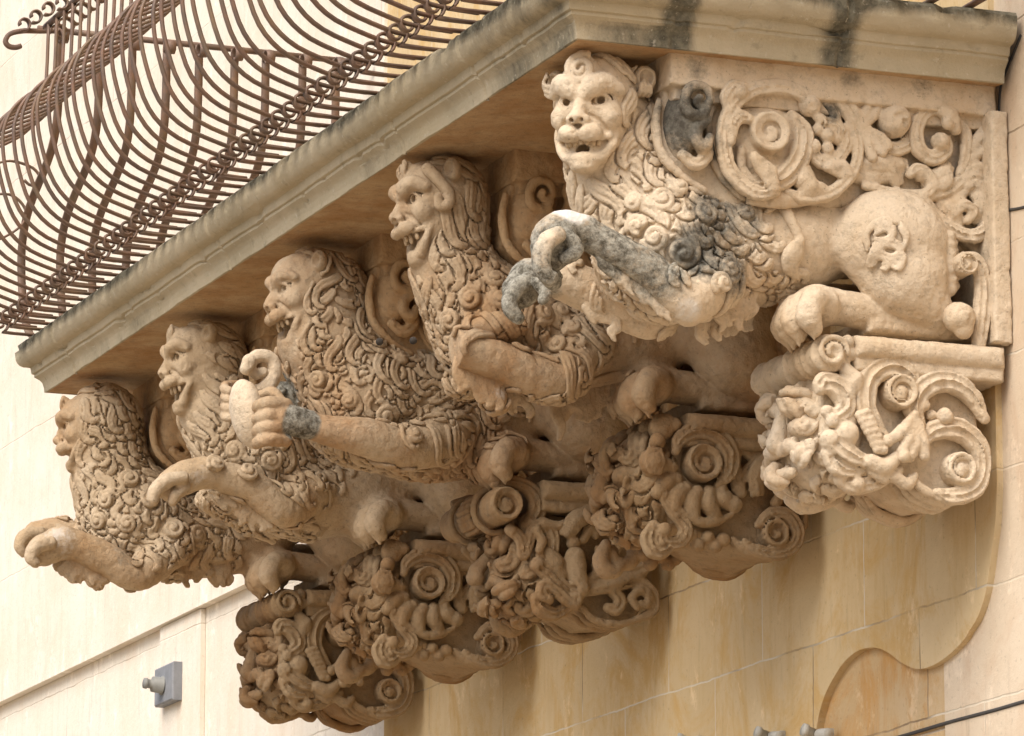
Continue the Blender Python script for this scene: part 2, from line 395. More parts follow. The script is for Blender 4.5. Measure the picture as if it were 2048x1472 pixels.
def slab_poly(name, yz, x0, x1, mat, parent):    # outline in (y,z), from face x0 back to x1
    n = len(yz); V = [(x0, y, z) for y, z in yz]+[(x1, y, z) for y, z in yz]
    area = sum(yz[k][0]*yz[(k+1) % n][1]-yz[(k+1) % n][0]*yz[k][1] for k in range(n))
    F = [tuple(range(n)), tuple(range(2*n-1, n-1, -1))]+[((k+1) % n, k, n+k, n+(k+1) % n) for k in range(n)]
    if area > 0: F = [f[::-1] for f in F]
    return link(name, raw_mesh(name, V, F, False), mat, parent)
W, LY0, LY1 = 0.8312, -0.157, 3.157
wall = thing('palazzo_facade', 'warm limestone ashlar palazzo wall rising behind the carved balcony', 'building', (0.02, 0, -4.1))
slab_poly('wall_face', [(-30, -4.1), (40, -4.1), (40, 9), (-30, 9)], 0.02, 0.5, M['wall_sunlit'], wall)
cv = [(1994, 972), (1991, 1040), (1985, 1090), (1973, 1177), (1956, 1232), (1938, 1262), (1922, 1286), (1881, 1322), (1840, 1338), (1806, 1327), (1779, 1307), (1758, 1297), (1741, 1295), (1722, 1299), (1707, 1307), (1690, 1322), (1676, 1341), (1660, 1368), (1648, 1395), (1637, 1433), (1630, 1480)]
cyz = [tuple(atX(x, y)[1:]) for x, y in cv]; cs = spline(cyz, 90)
panel = [(-0.097, 9.0), (-0.097, -0.60)]+[tuple(q) for q in cs]+[(0.72, -1.6), (0.72, -4.1), (3.12, -4.1), (3.12, 9.0)]
slab_poly('raised_panel', panel, 0.0, 0.019, M['wall'], wall)
slab_poly('lower_wall', [(.16, -1.128), (.16, -.70), (.80, -.70), (.80, -1.128)], 0.0150, 0.0195, M['wall_ochre'], wall)
slab_poly('lower_wall', [(.16, -4.1), (.16, -1.134), (.80, -1.134), (.80, -4.1)], 0.0135, 0.0195, M['wall_ochre'], wall)
slab_poly('side_wall', [(-30, -4.1), (.156, -4.1), (.156, 9), (-30, 9)], .0125, .0195, M['wall_tan'], wall)
slab_poly('upper_wall', [(3.12, -0.25), (40, -0.25), (40, 9), (3.12, 9)], -0.008, 0.019, M['wall_sunlit'], wall)
slab_poly('pilaster', [(4.56, -4.1), (4.92, -4.1), (4.92, -0.252), (4.56, -0.252)], 0.006, 0.019, M['wall_sunlit'], wall)
def flat_tube(name, P, w, t, mat, parent, wdir, n=6):
    """bar of rounded-rectangle section swept along P; w along wdir, t across"""
    P = np.asarray(P, float); wdir = unit(wdir); T = np.gradient(P, axis=0); T /= np.linalg.norm(T, axis=1, keepdims=True)
    Nn = np.cross(T, wdir); Nn /= np.maximum(np.linalg.norm(Nn, axis=1, keepdims=True), 1e-6)
    ang = np.linspace(0, 2*pi, n+1)[:-1]+pi/n
    V = []
    for p, nn in zip(P, Nn):
        for a in ang:
            cx, cz = np.sign(cos(a))*abs(cos(a))**.6, np.sign(sin(a))*abs(sin(a))**.6
            V.append(p+wdir*cx*w/2+nn*cz*t/2)
    m = len(P); F = [(a*n+k, a*n+(k+1) % n, (a+1)*n+(k+1) % n, (a+1)*n+k) for a in range(m-1) for k in range(n)]
    return V, F+[tuple(range(n))[::-1], tuple((m-1)*n+k for k in range(n))]
def join_mesh(name, parts, mat, parent, smooth=True):
    V, F = [], []
    for v, f in parts:
        o = len(V); V += list(v); F += [tuple(k+o for k in q) for q in f]
    return link(name, raw_mesh(name, V, F, smooth), mat, parent)
M['joint'] = plain('dark_open_joint', (.07, .065, .06), .9)
jp = [atX(x, y, 0.0125) for x, y in [(2043, 70), (2026, 112), (2010, 150), (2001, 185), (1998, 260), (2000, 340), (2003, 395), (2010, 418), (2026, 419), (2050, 414), (2075, 406)]]
join_mesh('open_joint', [flat_tube('j', spline(jp, 40), .006, .006, None, None, (1, 0, 0))], M['joint'], wall)
jp = [atX(x, y, 0.0125) for x, y in [(1740, 1490), (1809, 1471), (1900, 1444), (1990, 1420), (2045, 1404), (2120, 1384)]]
join_mesh('open_joint', [flat_tube('j', spline(jp, 30), .006, .007, None, None, (1, 0, 0))], M['joint'], wall)

# ---- the balcony slab: a moulded edge swept round three sides
from mathutils import noise as mnoise
prof = [(0, 0), (.004, .001), (.005, .012), (.008, .024), (.013, .031), (.019, .036), (.0225, .039), (.0225, .045), (.0275, .047), (.029, .052), (.030, .058), (.0315, .0625), (.036, .064), (.044, .0655), (.051, .070), (.056, .077), (.0595, .086), (.060, .093), (.0605, .102), (.0605, .112), (.056, .119), (.04, .1205), (.0, .121), (-.05, .121)]
prof = np.array(prof)
# denser
pp = [prof[0]]
for a, b in zip(prof[:-1], prof[1:]):
    k = max(1, int(np.linalg.norm(b-a)/.0035))
    for j in range(1, k+1): pp.append(a+(b-a)*j/k)
prof = np.array(pp)
balc = thing('balcony_slab', 'grey lichen stained moulded stone balcony slab above the lions', 'balcony slab', (-W/2, 1.5, 0.0))
def slab_edge():
    path = []
    def seg(a, b, na, nb, step=.008):
        a, b = np.array(a), np.array(b); n = int(np.linalg.norm(b-a)/step)
        for j in range(n): path.append((a+(b-a)*j/n, na+(nb-na)*0, j == 0))
    c0, c1, c2, c3 = (-.002, LY0), (-W, LY0), (-W, LY1), (-.002, LY1)
    nN, nF, nB = np.array([0, -1.]), np.array([-1., 0]), np.array([0, 1.])
    st = .008
    P, D, J = [], [], []
    for (a, b, n, pre) in ((c0, c1, nN, None), (c1, c2, nF, nN), (c2, c3, nB, nF)):
        a, b = np.array(a), np.array(b); m = int(np.linalg.norm(b-a)/st)
        for j in range(m):
            P.append(a+(b-a)*j/m); D.append(n if (j > 0 or pre is None) else n+pre)
    P.append(np.array(c3)); D.append(nB)
    # joints between the blocks: notch positions
    jY = [atX(775, 250, -.87)[1], atX(121, 642, -.87)[1], atX(936, 75, -.87)[1], atX(430, 470, -.87)[1]]
    jX = [atY(1365, 30, -.2)[0], atY(1694, 70, -.2)[0]]
    V, lich = [], []
    for p, d in zip(P, D):
        near = abs(p[1]-LY0) < 1e-6
        for (o, z) in prof:
            q = np.array([p[0]+d[0]*o, p[1]+d[1]*o, z])
            if z > .0 and o > -.01:
                v = Vector(q*9); w1 = mnoise.noise(v)*.0022; w2 = mnoise.noise(Vector(q*45))*.0007; w3 = mnoise.noise(Vector(q*130))*.0005
                w = w1+w2+w3
                chip = mnoise.noise(Vector(q*23)+Vector((7, 3, 1)))
                if chip > .40 and (z > .105 or (.03 < z < .07)): w -= (chip-.40)*.03
                jd = min([abs(p[1]-y) for y in jY] if not near and abs(p[0]+W) < 1e-6 else [9])
                if near: jd = min(abs(p[0]-x) for x in jX)
                if jd < .007: w -= .007*(1-jd/.007)
                q[0] += d[0]*w; q[1] += d[1]*w; q[2] += w*.4
            V.append(q)
            t = np.clip((z-.085)/.03, 0, 1)
            l = .22+.42*t+.06*(z < .03)
            big = mnoise.noise(Vector((q[0]*4, q[1]*4, 5.0)))
            l += .42*big*(.5+.5*t)
            if near:
                l += .40*math.exp(-((p[0]+W)/.20)**2)*(z < .036)*(.6+mnoise.noise(Vector((q[0]*14, 2, 8))))+.25*max(mnoise.noise(Vector((q[0]*6, 4, 1))), 0)*(z > .06)
                jd = min(abs(p[0]-x) for x in jX)
                l += .5*math.exp(-(jd/.03)**2)
            else: l += .30*math.exp(-((p[1]-LY0)/.35)**2)
            lich.append(l)
    n = len(prof); m = len(P)
    A = np.arange(m-1)[:, None]*n+np.arange(n-1)[None, :]
    F = np.stack([A, A+n, A+n+1, A+1], -1).reshape(-1, 4)
    me = raw_mesh('moulded_edge', np.array(V), F); me.set_sharp_from_angle(angle=radians(24)); set_attr(me, 'lichen', lich); me.materials.append(M['slab'])
    return link('moulded_edge', me, None, balc)
slab_edge()
slab_poly('slab_top', [(LY0+.03, .10), (LY1-.03, .10), (LY1-.03, .1195), (LY0+.03, .1195)], -W+.03, -.001, M['slab'], balc)
# soffit: shallow uneven sheet, rounded up at the lip
sv_ = []
nx_, ny_ = 60, 220
for a in range(nx_):
    for b_ in range(ny_):
        x = -W-.002+(W+.001)*a/(nx_-1); y = LY0-.002+(LY1-LY0+.004)*b_/(ny_-1)
        e = min(x+W, y-LY0, LY1-y); r = .004*(1-math.exp(-max(e, 0)/.03))
        z = .001+r+mnoise.noise(Vector((x*5, y*5, 0)))*.004*(1-math.exp(-max(e, 0)/.02))+mnoise.noise(Vector((x*22, y*22, 3)))*.0015*(e > .01)
        sv_.append((x, y, z))
A = np.arange(nx_-1)[:, None]*ny_+np.arange(ny_-1)[None, :]
F = np.stack([A, A+1, A+ny_+1, A+ny_], -1).reshape(-1, 4)
link('soffit', raw_mesh('soffit', np.array(sv_), F), M['soffit'], balc)

# ---- bellied wrought iron railing
rail = thing('iron_railing', 'rusty bellied wrought iron railing with curled bar ends on the balcony', 'railing', (-W, 1.5, .122))
belly = spline([(-.02, .146), (.05, .150), (.10, .160), (.18, .190), (.232, .242), (.262, .325), (.271, .385), (.268, .425), (.248, .470), (.205, .510), (.14, .545), (.07, .578), (.015, .615), (-.018, .665), (-.032, .74), (-.036, .885)], 54)   # (outwards from the lip, height)
belly[:, 0] += 0.0
def ring(c, r0, r1, a0, a1, n):
    t = np.linspace(0, 1, n); r = r0+(r1-r0)*t; a = a0+(a1-a0)*t
    return np.stack([c[0]+r*np.cos(a), c[1]+r*np.sin(a)], 1)
curl = np.vstack([[(-.055, .1265), (-.01, .1275), (.035, .1275)], ring((.068, .1505), .0225, .010, -pi/2-.3, -pi/2-.3-2*pi*1.1, 22)])
topcurl = np.vstack([[(-.04, .86)], ring((-.062, .862), .024, .008, .3, .3+pi*1.7, 16)])
lip = {'front': lambda s, o, z: (-W-.058-o, s, z), 'far': lambda s, o, z: (s, LY1+.058+o, z), 'near': lambda s, o, z: (s, LY0-.058-o, z)}
def bar(side, s, jit):
    f = lip[side]; wd = (0, 1, 0) if side == 'front' else (1, 0, 0)
    wj = 1+jit; s = s+rng.normal(0, .003)
    bl = [f(s, o*wj, z) for o, z in belly]; cl = [f(s+.001, o, z) for o, z in curl]; tc = [f(s, o, z) for o, z in topcurl]
    return [flat_tube('', bl, .0145 if side == 'front' else .021, .0076, None, None, wd), flat_tube('', cl, .018, .0066, None, None, wd), flat_tube('', tc, .022, .006, None, None, wd)]
for k, y in enumerate(np.arange(LY0+.05, LY1-.02, .0672)):
    join_mesh('baluster', bar('front', y, rng.normal(0, .012)), M['iron'], rail)
for k, x in enumerate(np.arange(-W+.03, -.03, .086)):
    join_mesh('baluster', bar('far', x, rng.normal(0, .012)), M['iron'], rail)
    join_mesh('baluster', bar('near', x+.03, rng.normal(0, .012)), M['iron'], rail)
# handrail round the three sides with a hooked end at the far corner
zr_ = .885
hk = [(-.02, LY0-.02, zr_), (-W-.0, LY0-.02, zr_), (-W-.02, LY0, zr_), (-W-.02, LY1, zr_), (-W, LY1+.03, zr_)]
join_mesh('rail', [flat_tube('', [hk[0], hk[1]], .014, .014, None, None, (0, 0, 1)), flat_tube('', [hk[2], hk[3]], .014, .014, None, None, (0, 0, 1)),
                   flat_tube('', [(-.02, LY1+.03, zr_), (-W-.03, LY1+.03, zr_+.004)], .014, .014, None, None, (0, 0, 1))], M['iron'], rail)
hook = [atY(x, y, LY1+.03) for x, y in [(110, 62), (75, 62), (45, 62), (20, 68), (11, 82), (17, 92), (30, 95), (42, 92)]]
join_mesh('hook', [flat_tube('', spline(hook, 30), .014, .012, None, None, (0, 1, 0), 8)], M['iron'], rail)
for (cx, cy, y0) in ((47, 48, LY1+.02), (70, 32, LY1-.03), (95, 16, LY1-.1), (122, 5, LY1-.2)):
    c = atY(cx, cy, y0); q = ring((c[0], c[2]), .018, .009, -2.0, 3.6, 22)
    join_mesh('scroll', [flat_tube('', [(a, y0, b_) for a, b_ in q], .022, .006, None, None, (0, 1, 0))], M['iron'], rail)
for pts in ([(0, 325), (20, 322), (45, 327), (68, 338), (80, 355), (75, 370), (60, 370), (48, 360)], [(0, 388), (22, 390), (42, 405), (52, 425), (45, 448), (25, 465), (0, 478), (-20, 484)]):
    q = [atY(x, y, LY1+.28) for x, y in pts]
    join_mesh('scroll', [flat_tube('', spline(q, 30), .012, .006, None, None, (0, 1, 0))], M['iron'], rail)

# ---- small fittings on the wall
bx = thing('switch_box', 'grey rectangular electrical box with a knob on the sunlit pilaster', 'switch box', atX(345, 1365, 0.006))
def chamfer_box(x0, x1, y0, y1, z0, z1, c=.004):
    V, F = [], []
    for x, s in ((x1, 0), (x0+c, 0), (x0, c)):
        V += [(x, y0+s, z0+s), (x, y1-s, z0+s), (x, y1-s, z1-s), (x, y0+s, z1-s)]
    for k in (0, 4):
        for j in range(4): F.append((k+j, k+(j+1) % 4, k+4+(j+1) % 4, k+4+j))
    F += [(8, 9, 10, 11), (3, 2, 1, 0)]
    return V, [f[::-1] for f in F]
join_mesh('box', [chamfer_box(-.022, .0055, 4.715, 4.875, -.475, -.372)], M['box'], bx, False)
def cyl(p0, p1, rs, n=20):
    p0, p1 = np.array(p0, float), np.array(p1, float); d = unit(p1-p0); a = unit(np.cross(d, (0.3, .5, 1))); b_ = np.cross(d, a)
    V, F = [], []
    for t, r in rs:
        for k in range(n): V.append(p0+(p1-p0)*t+(a*cos(2*pi*k/n)+b_*sin(2*pi*k/n))*r)
    for j in range(len(rs)-1):
        for k in range(n): F.append((j*n+k, j*n+(k+1) % n, (j+1)*n+(k+1) % n, (j+1)*n+k))
    return V, F+[tuple(range(n))[::-1], tuple((len(rs)-1)*n+k for k in range(n))]
kb = (-.0225, 4.80, -.426)
join_mesh('knob', [cyl(kb, (kb[0]-.052, kb[1], kb[2]+.004), [(0, .026), (.06, .026), (.08, .022), (.55, .021), (.58, .013), (.8, .012), (.84, .015), (1, .014)])], M['knob'], bx)
for k, (px, py, w, lab) in enumerate(((1400, 1470, .014, 'small weathered metal clamp cut off at the bottom edge below the third console'), (1560, 1462, .032, 'middle weathered metal cable clamp on the ochre wall'), (1655, 1458, .036, 'largest weathered metal cable clamp beside the curved stone edge'))):
    py += 7; w *= .85; c = atX(px, py, 0.0); t = thing('cable_clamp', lab, 'cable clamp', c, 'cable clamps on the lower wall')
    join_mesh('base_plate', [chamfer_box(-.012, -.0005, c[1]-w, c[1]+w, c[2]-.03, c[2]+.004, .002)], M['clamp'], t, False)
    join_mesh('bolt', [cyl((c[0]-.012, c[1]+w*.5, c[2]-.004), (c[0]-.045, c[1]+w*.5, c[2]+.006), [(0, w*.32), (.7, w*.32), (.75, w*.42), (1, w*.40)])], M['clamp'], t)
    if k: join_mesh('saddle', [cyl((c[0]-.016, c[1]-w*1.3, c[2]-.008), (c[0]-.016, c[1]+w*.2, c[2]-.004), [(0, w*.30), (.1, w*.36), (.9, w*.36), (1, w*.3)])], M['clamp'], t)
# ------------------------------------------------------------------ carving vocabulary
def R3(fw, up):
    fw = unit(fw); side = unit(np.cross(fw, up)); u = np.cross(side, fw); return np.array([fw, side, u])
def hairlocks(base, vol, P0, D0, L=.09, r=.0054, ns=3, w=.0094, lift=.005, amp=55, hook=230, T=14, k=.0008, sgn=None, taper=.5, moat=True):
    """wavy locks of parallel strands lying on the surface of `base`, added to volume `vol`"""
    N = len(P0)
    if N == 0: return
    if sgn is None: sgn = np.where(vnoise(P0, 9, 2)+rng.normal(0, .35, N) < 0, -1, 1)
    Ls = L*(.75+.5*rng.random(N)); p = base.surf(P0.copy()); t = D0.copy()
    Ps, Bs, Ns = [], [], []
    hk = np.radians(hook*(.55+.6*rng.random(N))); am = np.radians(amp*(.6+.7*rng.random(N)))
    for s in range(T):
        n = base.nrm(p); t = t-(t*n).sum(1, keepdims=True)*n; t /= np.maximum(np.linalg.norm(t, axis=1, keepdims=True), 1e-5)
        b = np.cross(n, t); Ps.append(p.copy()); Bs.append(b); Ns.append(n)
        f = s/(T-1)
        ang = sgn*(am*1.9*np.cos(f*2*pi*.8)/T*2.2 if f < .55 else -hk*((f-.55)/.45)**.8/(T*.45)*1.6)
        step = Ls/(T-1)*(1.15 if f < .55 else .85)
        t = t*np.cos(ang)[:, None]+b*np.sin(ang)[:, None]
        p = base.surf(p+t*step[:, None], 0, 2)
    Ps, Bs, Ns = np.array(Ps), np.array(Bs), np.array(Ns)
    f = np.linspace(0, 1, T)
    hump = np.sin(np.clip(f*1.15, 0, 1)*pi)**.5
    for a in np.argsort(P0[:, 2]+.01*rng.normal(size=N)):
        wf = (1-.62*np.clip((f-.35)/.65, 0, 1)) * np.minimum(1, .45+f*2.2)
        cl = Ps[:, a]+Ns[:, a]*(lift+.5*r)
        if moat: vol.tube(cl, (ns*w/2*wf+r*.75), .0008, True)
        for j in range(ns):
            o = (j-(ns-1)/2)*w; wr = rng.normal(0, .0006)
            q = Ps[:, a]+Bs[:, a]*(o*wf)[:, None]+Ns[:, a]*((lift+wr)*(.35+.65*hump)-.0015*abs(j-(ns-1)/2)+.003*(f > .7))[:, None]
            rr = r*(1-taper*f**1.5)*np.minimum(1, .6+2.5*f)
            vol.tube(q, rr, k)
def snail(base, vol, p, R=.03, r=.008, sg=1, turns=1.6, boss=True, up=None):
    """a round snail curl lying on the surface"""
    p = base.surf(np.array([p]))[0]; n = base.nrm(np.array([p]))[0]
    a = unit(np.cross(n, (0, 0, 1) if up is None else up)); b = np.cross(n, a)
    th = np.linspace(0, 2*pi*turns, int(14*turns)); rr = R*(1-.80*th/th[-1]); ph = rng.random()*6
    vol.tube([p+n*.008], [R*1.15], .001, True)
    q = p+n*(.004+.010*(th/th[-1]))[:, None]+(a*(np.cos(sg*th+ph)*rr)[:, None]+b*(np.sin(sg*th+ph)*rr)[:, None])
    vol.ell(p, (R*.9, R*.9, R*.45), np.array([a, b, n]), .006)
    vol.tube(q, r*(1-.25*th/th[-1]), .002)
    if boss: vol.tube([p+n*.012], [R*.26], .002)
def pick(V, mask, spacing, weights=None, maxn=500):
    """evenly scattered surface points (dart throwing)"""
    C = V[mask]; C = C[rng.permutation(len(C))[:9000]]; out = []
    G = {}
    for c in C:
        g = tuple((c/spacing).astype(int)); ok = True
        for dx in (-1, 0, 1):
            for dy in (-1, 0, 1):
                for dz in (-1, 0, 1):
                    for o in G.get((g[0]+dx, g[1]+dy, g[2]+dz), ()):
                        if (c-o)@(c-o) < spacing*spacing: ok = False
        if ok: G.setdefault(g, []).append(c); out.append(c)
        if len(out) >= maxn: break
    return np.array(out)
def fringe(vol, A, Bp, n, L, drop=(0, 0, -1), r=.008, jitter=.25, sway=(0, 0, 0)):
    """a hanging fringe of hair along the line A-B: short wavy tufts, two strands each"""
    A, Bp, drop = np.array(A), np.array(Bp), np.array(drop, float); al = unit(Bp-A)
    for j in range(int(n*1.3)):
        p = A+(Bp-A)*(j+.5)/int(n*1.3); l = L*.85*(1+jitter*rng.normal()); d = unit(drop+rng.normal(0, .12, 3)); wv = al*.006*rng.choice((-1, 1))
        for o in (-.5, .5):
            e = al*r*1.1*o
            pts = spline([p-d*.018+e, p+d*l*.3+wv+e, p+d*l*.7-wv+e*.9, p+d*l+e*.5+np.array(sway)*l*.6], 9)
            vol.tube(pts, np.interp(np.linspace(0, 1, 9), [0, .5, 1], [r*.8, r*.78, r*.45]), .0015)
def paw(vol, wrist, tip, width, lat=(0, 1, 0), down=(0, 0, -1), curl=1.0, claws=True, thumb=False, nt=4, R=None):
    wrist, tip = np.array(wrist, float), np.array(tip, float); f = tip-wrist; L = np.linalg.norm(f); f /= L
    lat = unit(np.array(lat, float)); down = np.array(down, float); down = unit(down-(down@f)*f*.6); h = width*.30 if R is None else R
    vol.ell(wrist+f*L*.35, (L*.42, width*.46, h*1.1), np.array([f, lat, np.cross(f, lat)]), .012)
    rt = width/nt*.60
    for j in range(nt):
        l = (j-(nt-1)/2)/nt*width; sp = (j-(nt-1)/2)*.12; ln = 1-.13*abs(j-(nt-1)/2+.3)
        b = wrist+f*L*.32+lat*l*.9; k1 = wrist+f*L*.72*ln+lat*l*1.08-down*h*.28; k2 = wrist+f*L*ln+lat*(l*1.12+sp*.02)+down*h*.55*curl
        e = wrist+f*L*(ln-.10)+lat*(l*1.12)+down*h*1.45*curl
        vol.tube(spline([b, k1, k2, e], 10), np.interp(np.linspace(0, 1, 10), [0, .35, .7, 1], [rt*.95, rt*1.15, rt*1.15, rt*.75]), .004)
        if claws: vol.tube([e-down*h*.15+f*rt*.4, e+f*rt*.2+down*h*.55], [rt*.5, rt*.15], .003)

class Head:
    def face(s, p, f0=.10):                      # mask of points on the bare face
        q = ((p-s.C)@s.R.T)/s.S
        return (q[:, 0] > f0+.16*np.clip(q[:, 2]-.15, 0, 1)+.25*np.clip(-.28-q[:, 2], 0, 1)) & (q[:, 2] > -.48) & (q[:, 2] < .52) & (np.abs(q[:, 1]) < .5)

    """a carved half-human lion's face; f forwards, r sideways, u up in units of the head's height"""
    def __init__(s, C, fw, up, S, mouth=.5, ear=(-.06, .30, .33), smile=.0, brow=1.0, jaw=1.0):
        s.C, s.S, s.R = np.array(C), S, R3(fw, up); s.mouth, s.ear, s.smile, s.brow, s.jaw = mouth, ear, smile, brow, jaw
    def L(s, f, r, u): return s.C+s.S*(np.array([f, r, u])@s.R)
    def E(s, v, f, r, u, a, b, c, k=.02, sub=False, tilt=0.0, yaw=0.0):
        R = s.R
        if tilt:                                 # rotate about the side axis
            R = np.array([R[0]*cos(tilt)+R[2]*sin(tilt), R[1], R[2]*cos(tilt)-R[0]*sin(tilt)])
        if yaw:
            R = np.array([R[0]*cos(yaw)+R[1]*sin(yaw), R[1]*cos(yaw)-R[0]*sin(yaw), R[2]])
        v.ell(s.L(f, r, u), np.array([a, b, c])*s.S, R, k*s.S*2.2, sub)
    def T(s, v, pts, rad, k=.02, sub=False, n=None):
        q = np.array([s.L(*p) for p in pts]); rad = np.array(rad, float)
        if len(q) > 2:
            m = 4*len(q); rr = np.interp(np.linspace(0, 1, m), np.linspace(0, 1, len(rad)), rad); q = spline(q, m)
        else: rr = np.broadcast_to(rad, (len(q),))
        v.tube(q, rr*s.S, k*s.S*2.2, sub)
    def carve(s, v):
        E, T, m = s.E, s.T, s.mouth
        E(v, -.02, 0, .12, .40, .33, .37); E(v, .06, 0, -.16, .32, .28, .27)
        E(v, .12, 0, .24, .28, .25, .22); E(v, .17, 0, .02, .24, .25, .22)
        E(v, .15, 0, -.34, .20, .19, .15, tilt=-.25*m)
        for q in (-1, 1):
            E(v, .24, q*.20, -.05, .11, .10, .115)                                     # cheek
            E(v, .25, q*.14, .075, .11, .092, .075, .006, True)                         # eye socket
            E(v, .33, q*.14, .06, .07, .075, .055, .008, True)
            T(v, [(.39, q*.045, .12), (.378, q*.11, .185), (.315, q*.19, .215), (.23, q*.265, .165)], np.array([.045, .066, .058, .04])*s.brow, .006)
            T(v, [(.395, q*.02, .14), (.385, q*.04, .21), (.36, q*.05, .26)], [.028, .034, .016], .006)   # frown
            T(v, [(.425, q*.016, .10), (.405, q*.022, .17), (.385, q*.016, .25)], [.006, .010, .005], .003, True); T(v, [(.40, q*.07, .245), (.375, q*.14, .275), (.33, q*.2, .285)], [.004, .008, .004], .004, True)
            # lids
            T(v, [(.315, q*.055, .068), (.352, q*.10, .118), (.345, q*.155, .128), (.29, q*.215, .085)], [.014, .020, .020, .014], .004)
            T(v, [(.315, q*.055, .062), (.338, q*.105, .022), (.328, q*.16, .018), (.285, q*.215, .072)], [.013, .018, .018, .014], .005)
            T(v, [(.30, q*.06, .0), (.31, q*.12, -.045), (.27, q*.2, -.02)], [.016, .02, .014], .012)
            E(v, .375, q*.085, -.205, .115, .098, .082, .008)                           # whisker pad
            T(v, [(.375, q*.075, -.055), (.335, q*.15, -.105), (.275, q*.20, -.20)], [.012, .017, .013], .005, True)  # nasolabial furrow
            E(v, .445, q*.062, -.10, .045, .042, .040, .008)                            # nostril wing
            E(v, .40+.05*m, q*.0, -.30, .0005, .0005, .0005)
        T(v, [(.33, 0, .17), (.375, 0, .08), (.425, 0, -.02), (.462, 0, -.075)], [.05, .048, .058, .060], .014)
        E(v, .455, 0, -.085, .058, .062, .050, .01)
        for q in (-1, 1): T(v, [(.495, q*.038, -.118), (.45, q*.045, -.095)], [.020, .014], .004, True)
        T(v, [(.50, 0, -.15), (.48, 0, -.27)], [.010, .010], .006, True)
        # mouth: a wide opening, corners drawn up and back
        dz = -.055-.085*m
        for q in (0,):
            T(v, [(.40, 0, -.305+dz*.3), (.33, 0, -.315+dz*.35), (.22, 0, -.30+dz*.2)], [.05+.045*m]*3, .006, True)
            T(v, [(.40, .0, -.30+dz*.3), (.37, .10, -.295+dz*.25), (.29, .175, -.265+.03*s.smile), (.22, .215, -.225+.05*s.smile)], [.045+.045*m, .04+.04*m, .03+.035*m, .014], .006, True)
            T(v, [(.40, -.0, -.30+dz*.3), (.37, -.10, -.295+dz*.25), (.29, -.175, -.265+.03*s.smile), (.22, -.215, -.225+.05*s.smile)], [.045+.045*m, .04+.04*m, .03+.035*m, .014], .006, True)
        # lower lip and chin as one rolled rim
        lu = -.375-.10*m; lf = .335-.05*m
        T(v, [(.19, .235, -.20), (.245, .215, -.29-.03*m), (lf-.03, .13, lu+.01), (lf+.015, 0, lu), (lf-.03, -.13, lu+.01), (.245, -.215, -.29-.03*m), (.19, -.235, -.20)], [.03, .040, .05, .056, .05, .040, .03], .008)
        E(v, lf-.04, 0, lu-.055, .10*s.jaw, .12, .06, .012)
        # upper lip edge behind the pads
        T(v, [(.19, .235, -.19), (.27, .20, -.215), (.34, .13, -.24)], [.026, .03, .02], .008); T(v, [(.19, -.235, -.19), (.27, -.20, -.215), (.34, -.13, -.24)], [.026, .03, .02], .008)
        ef, er, eu = s.ear
        for q in (-1, 1):
            E(v, ef, q*er, eu, .085, .095, .115, .008); E(v, ef+.066, q*(er+.040), eu+.006, .066, .052, .066, .003, True)
    def forelock(s, v, sg=1, u0=.385, f0=.335, R=.095):
        th = np.linspace(0, 2*pi*1.8, 34); rr = R*(1-.82*th/th[-1])
        pts = [(f0-.012+.03*t/th[-1]-.25*max(0, r_*sin(t*sg+1.9)), r_*cos(t*sg+1.9), u0+r_*sin(t*sg+1.9)) for t, r_ in zip(th, rr)]
        s.E(v, f0-.075, 0, u0, .055, R*1.0, R*1.0, .006)
        q = np.array([s.L(*p) for p in pts]); v.tube(q, s.S*np.linspace(.027, .018, len(q))*R/.10, .001)
    def eyes(s, parent, mat, name='eye', look=(0, 0), pupil=None):
        for q in (-1, 1):
            e = Vol(.0022); c = s.L(.272, q*.137, .072)
            e.ell(c, .076*s.S, None, .001)
            d = unit(s.R[0]+s.R[1]*(q*.12+look[0])+s.R[2]*look[1])
            e.tube([c+d*s.S*.092], [.040*s.S], .0010, True); e.tube([c+d*s.S*.07, c+d*s.S*.0], [.036*s.S, .030*s.S], .001, True)
            o = link(name, e.mesh(name, .3), mat, parent)
            if pupil:
                pb = Vol(.002); pb.ell(c+d*s.S*.040, .031*s.S, None, .001); link('pupil', pb.mesh('pupil', .2), pupil, o)
    def teeth(s, parent, mat, n=5, lower=False):
        V, F = [], []
        parts = []
        for j in range(n):
            t = (j-(n-1)/2)/((n-1)/2)*.8; r_ = .155*sin(t*1.25); f_ = .30+.09*cos(t*1.5)-.02
            h = (.062 if j in (1, n-2) else .046)*(.6+.7*s.mouth)*(1+.12*rng.normal())
            p = s.L(f_, r_, -.252); q = s.L(f_-.012, r_*1.0, -.262-h)
            parts.append(cyl(p, q, [(0, .021*s.S), (.6, .021*s.S), (.9, .016*s.S), (1, .008*s.S)], 8))
        if lower:
            for j in range(n-1):
                t = (j-(n-2)/2)/((n-2)/2)*.7; r_ = .13*sin(t*1.25); f_ = .28+.06*cos(t*1.5)-.05*s.mouth
                lu = -.36-.10*s.mouth; parts.append(cyl(s.L(f_, r_, lu-.01), s.L(f_, r_, lu+.055), [(0, .02*s.S), (.7, .018*s.S), (1, .008*s.S)], 8))
        join_mesh('teeth', parts, mat, parent)

def stain(me, marks):
    n = len(me.vertices); co = np.empty(n*3, np.float32); me.vertices.foreach_get('co', co); co = co.reshape(-1, 3)
    for name in ('lichen', 'crust', 'fresh'):
        a = np.zeros(n, np.float32)
        for kind, c, r, s_ in marks:
            if kind == name and n: a = np.maximum(a, s_*np.clip(1.6*(1-np.linalg.norm(co-c, axis=1)/r), 0, 1))
        if a.max() > 0: set_attr(me, name, a)
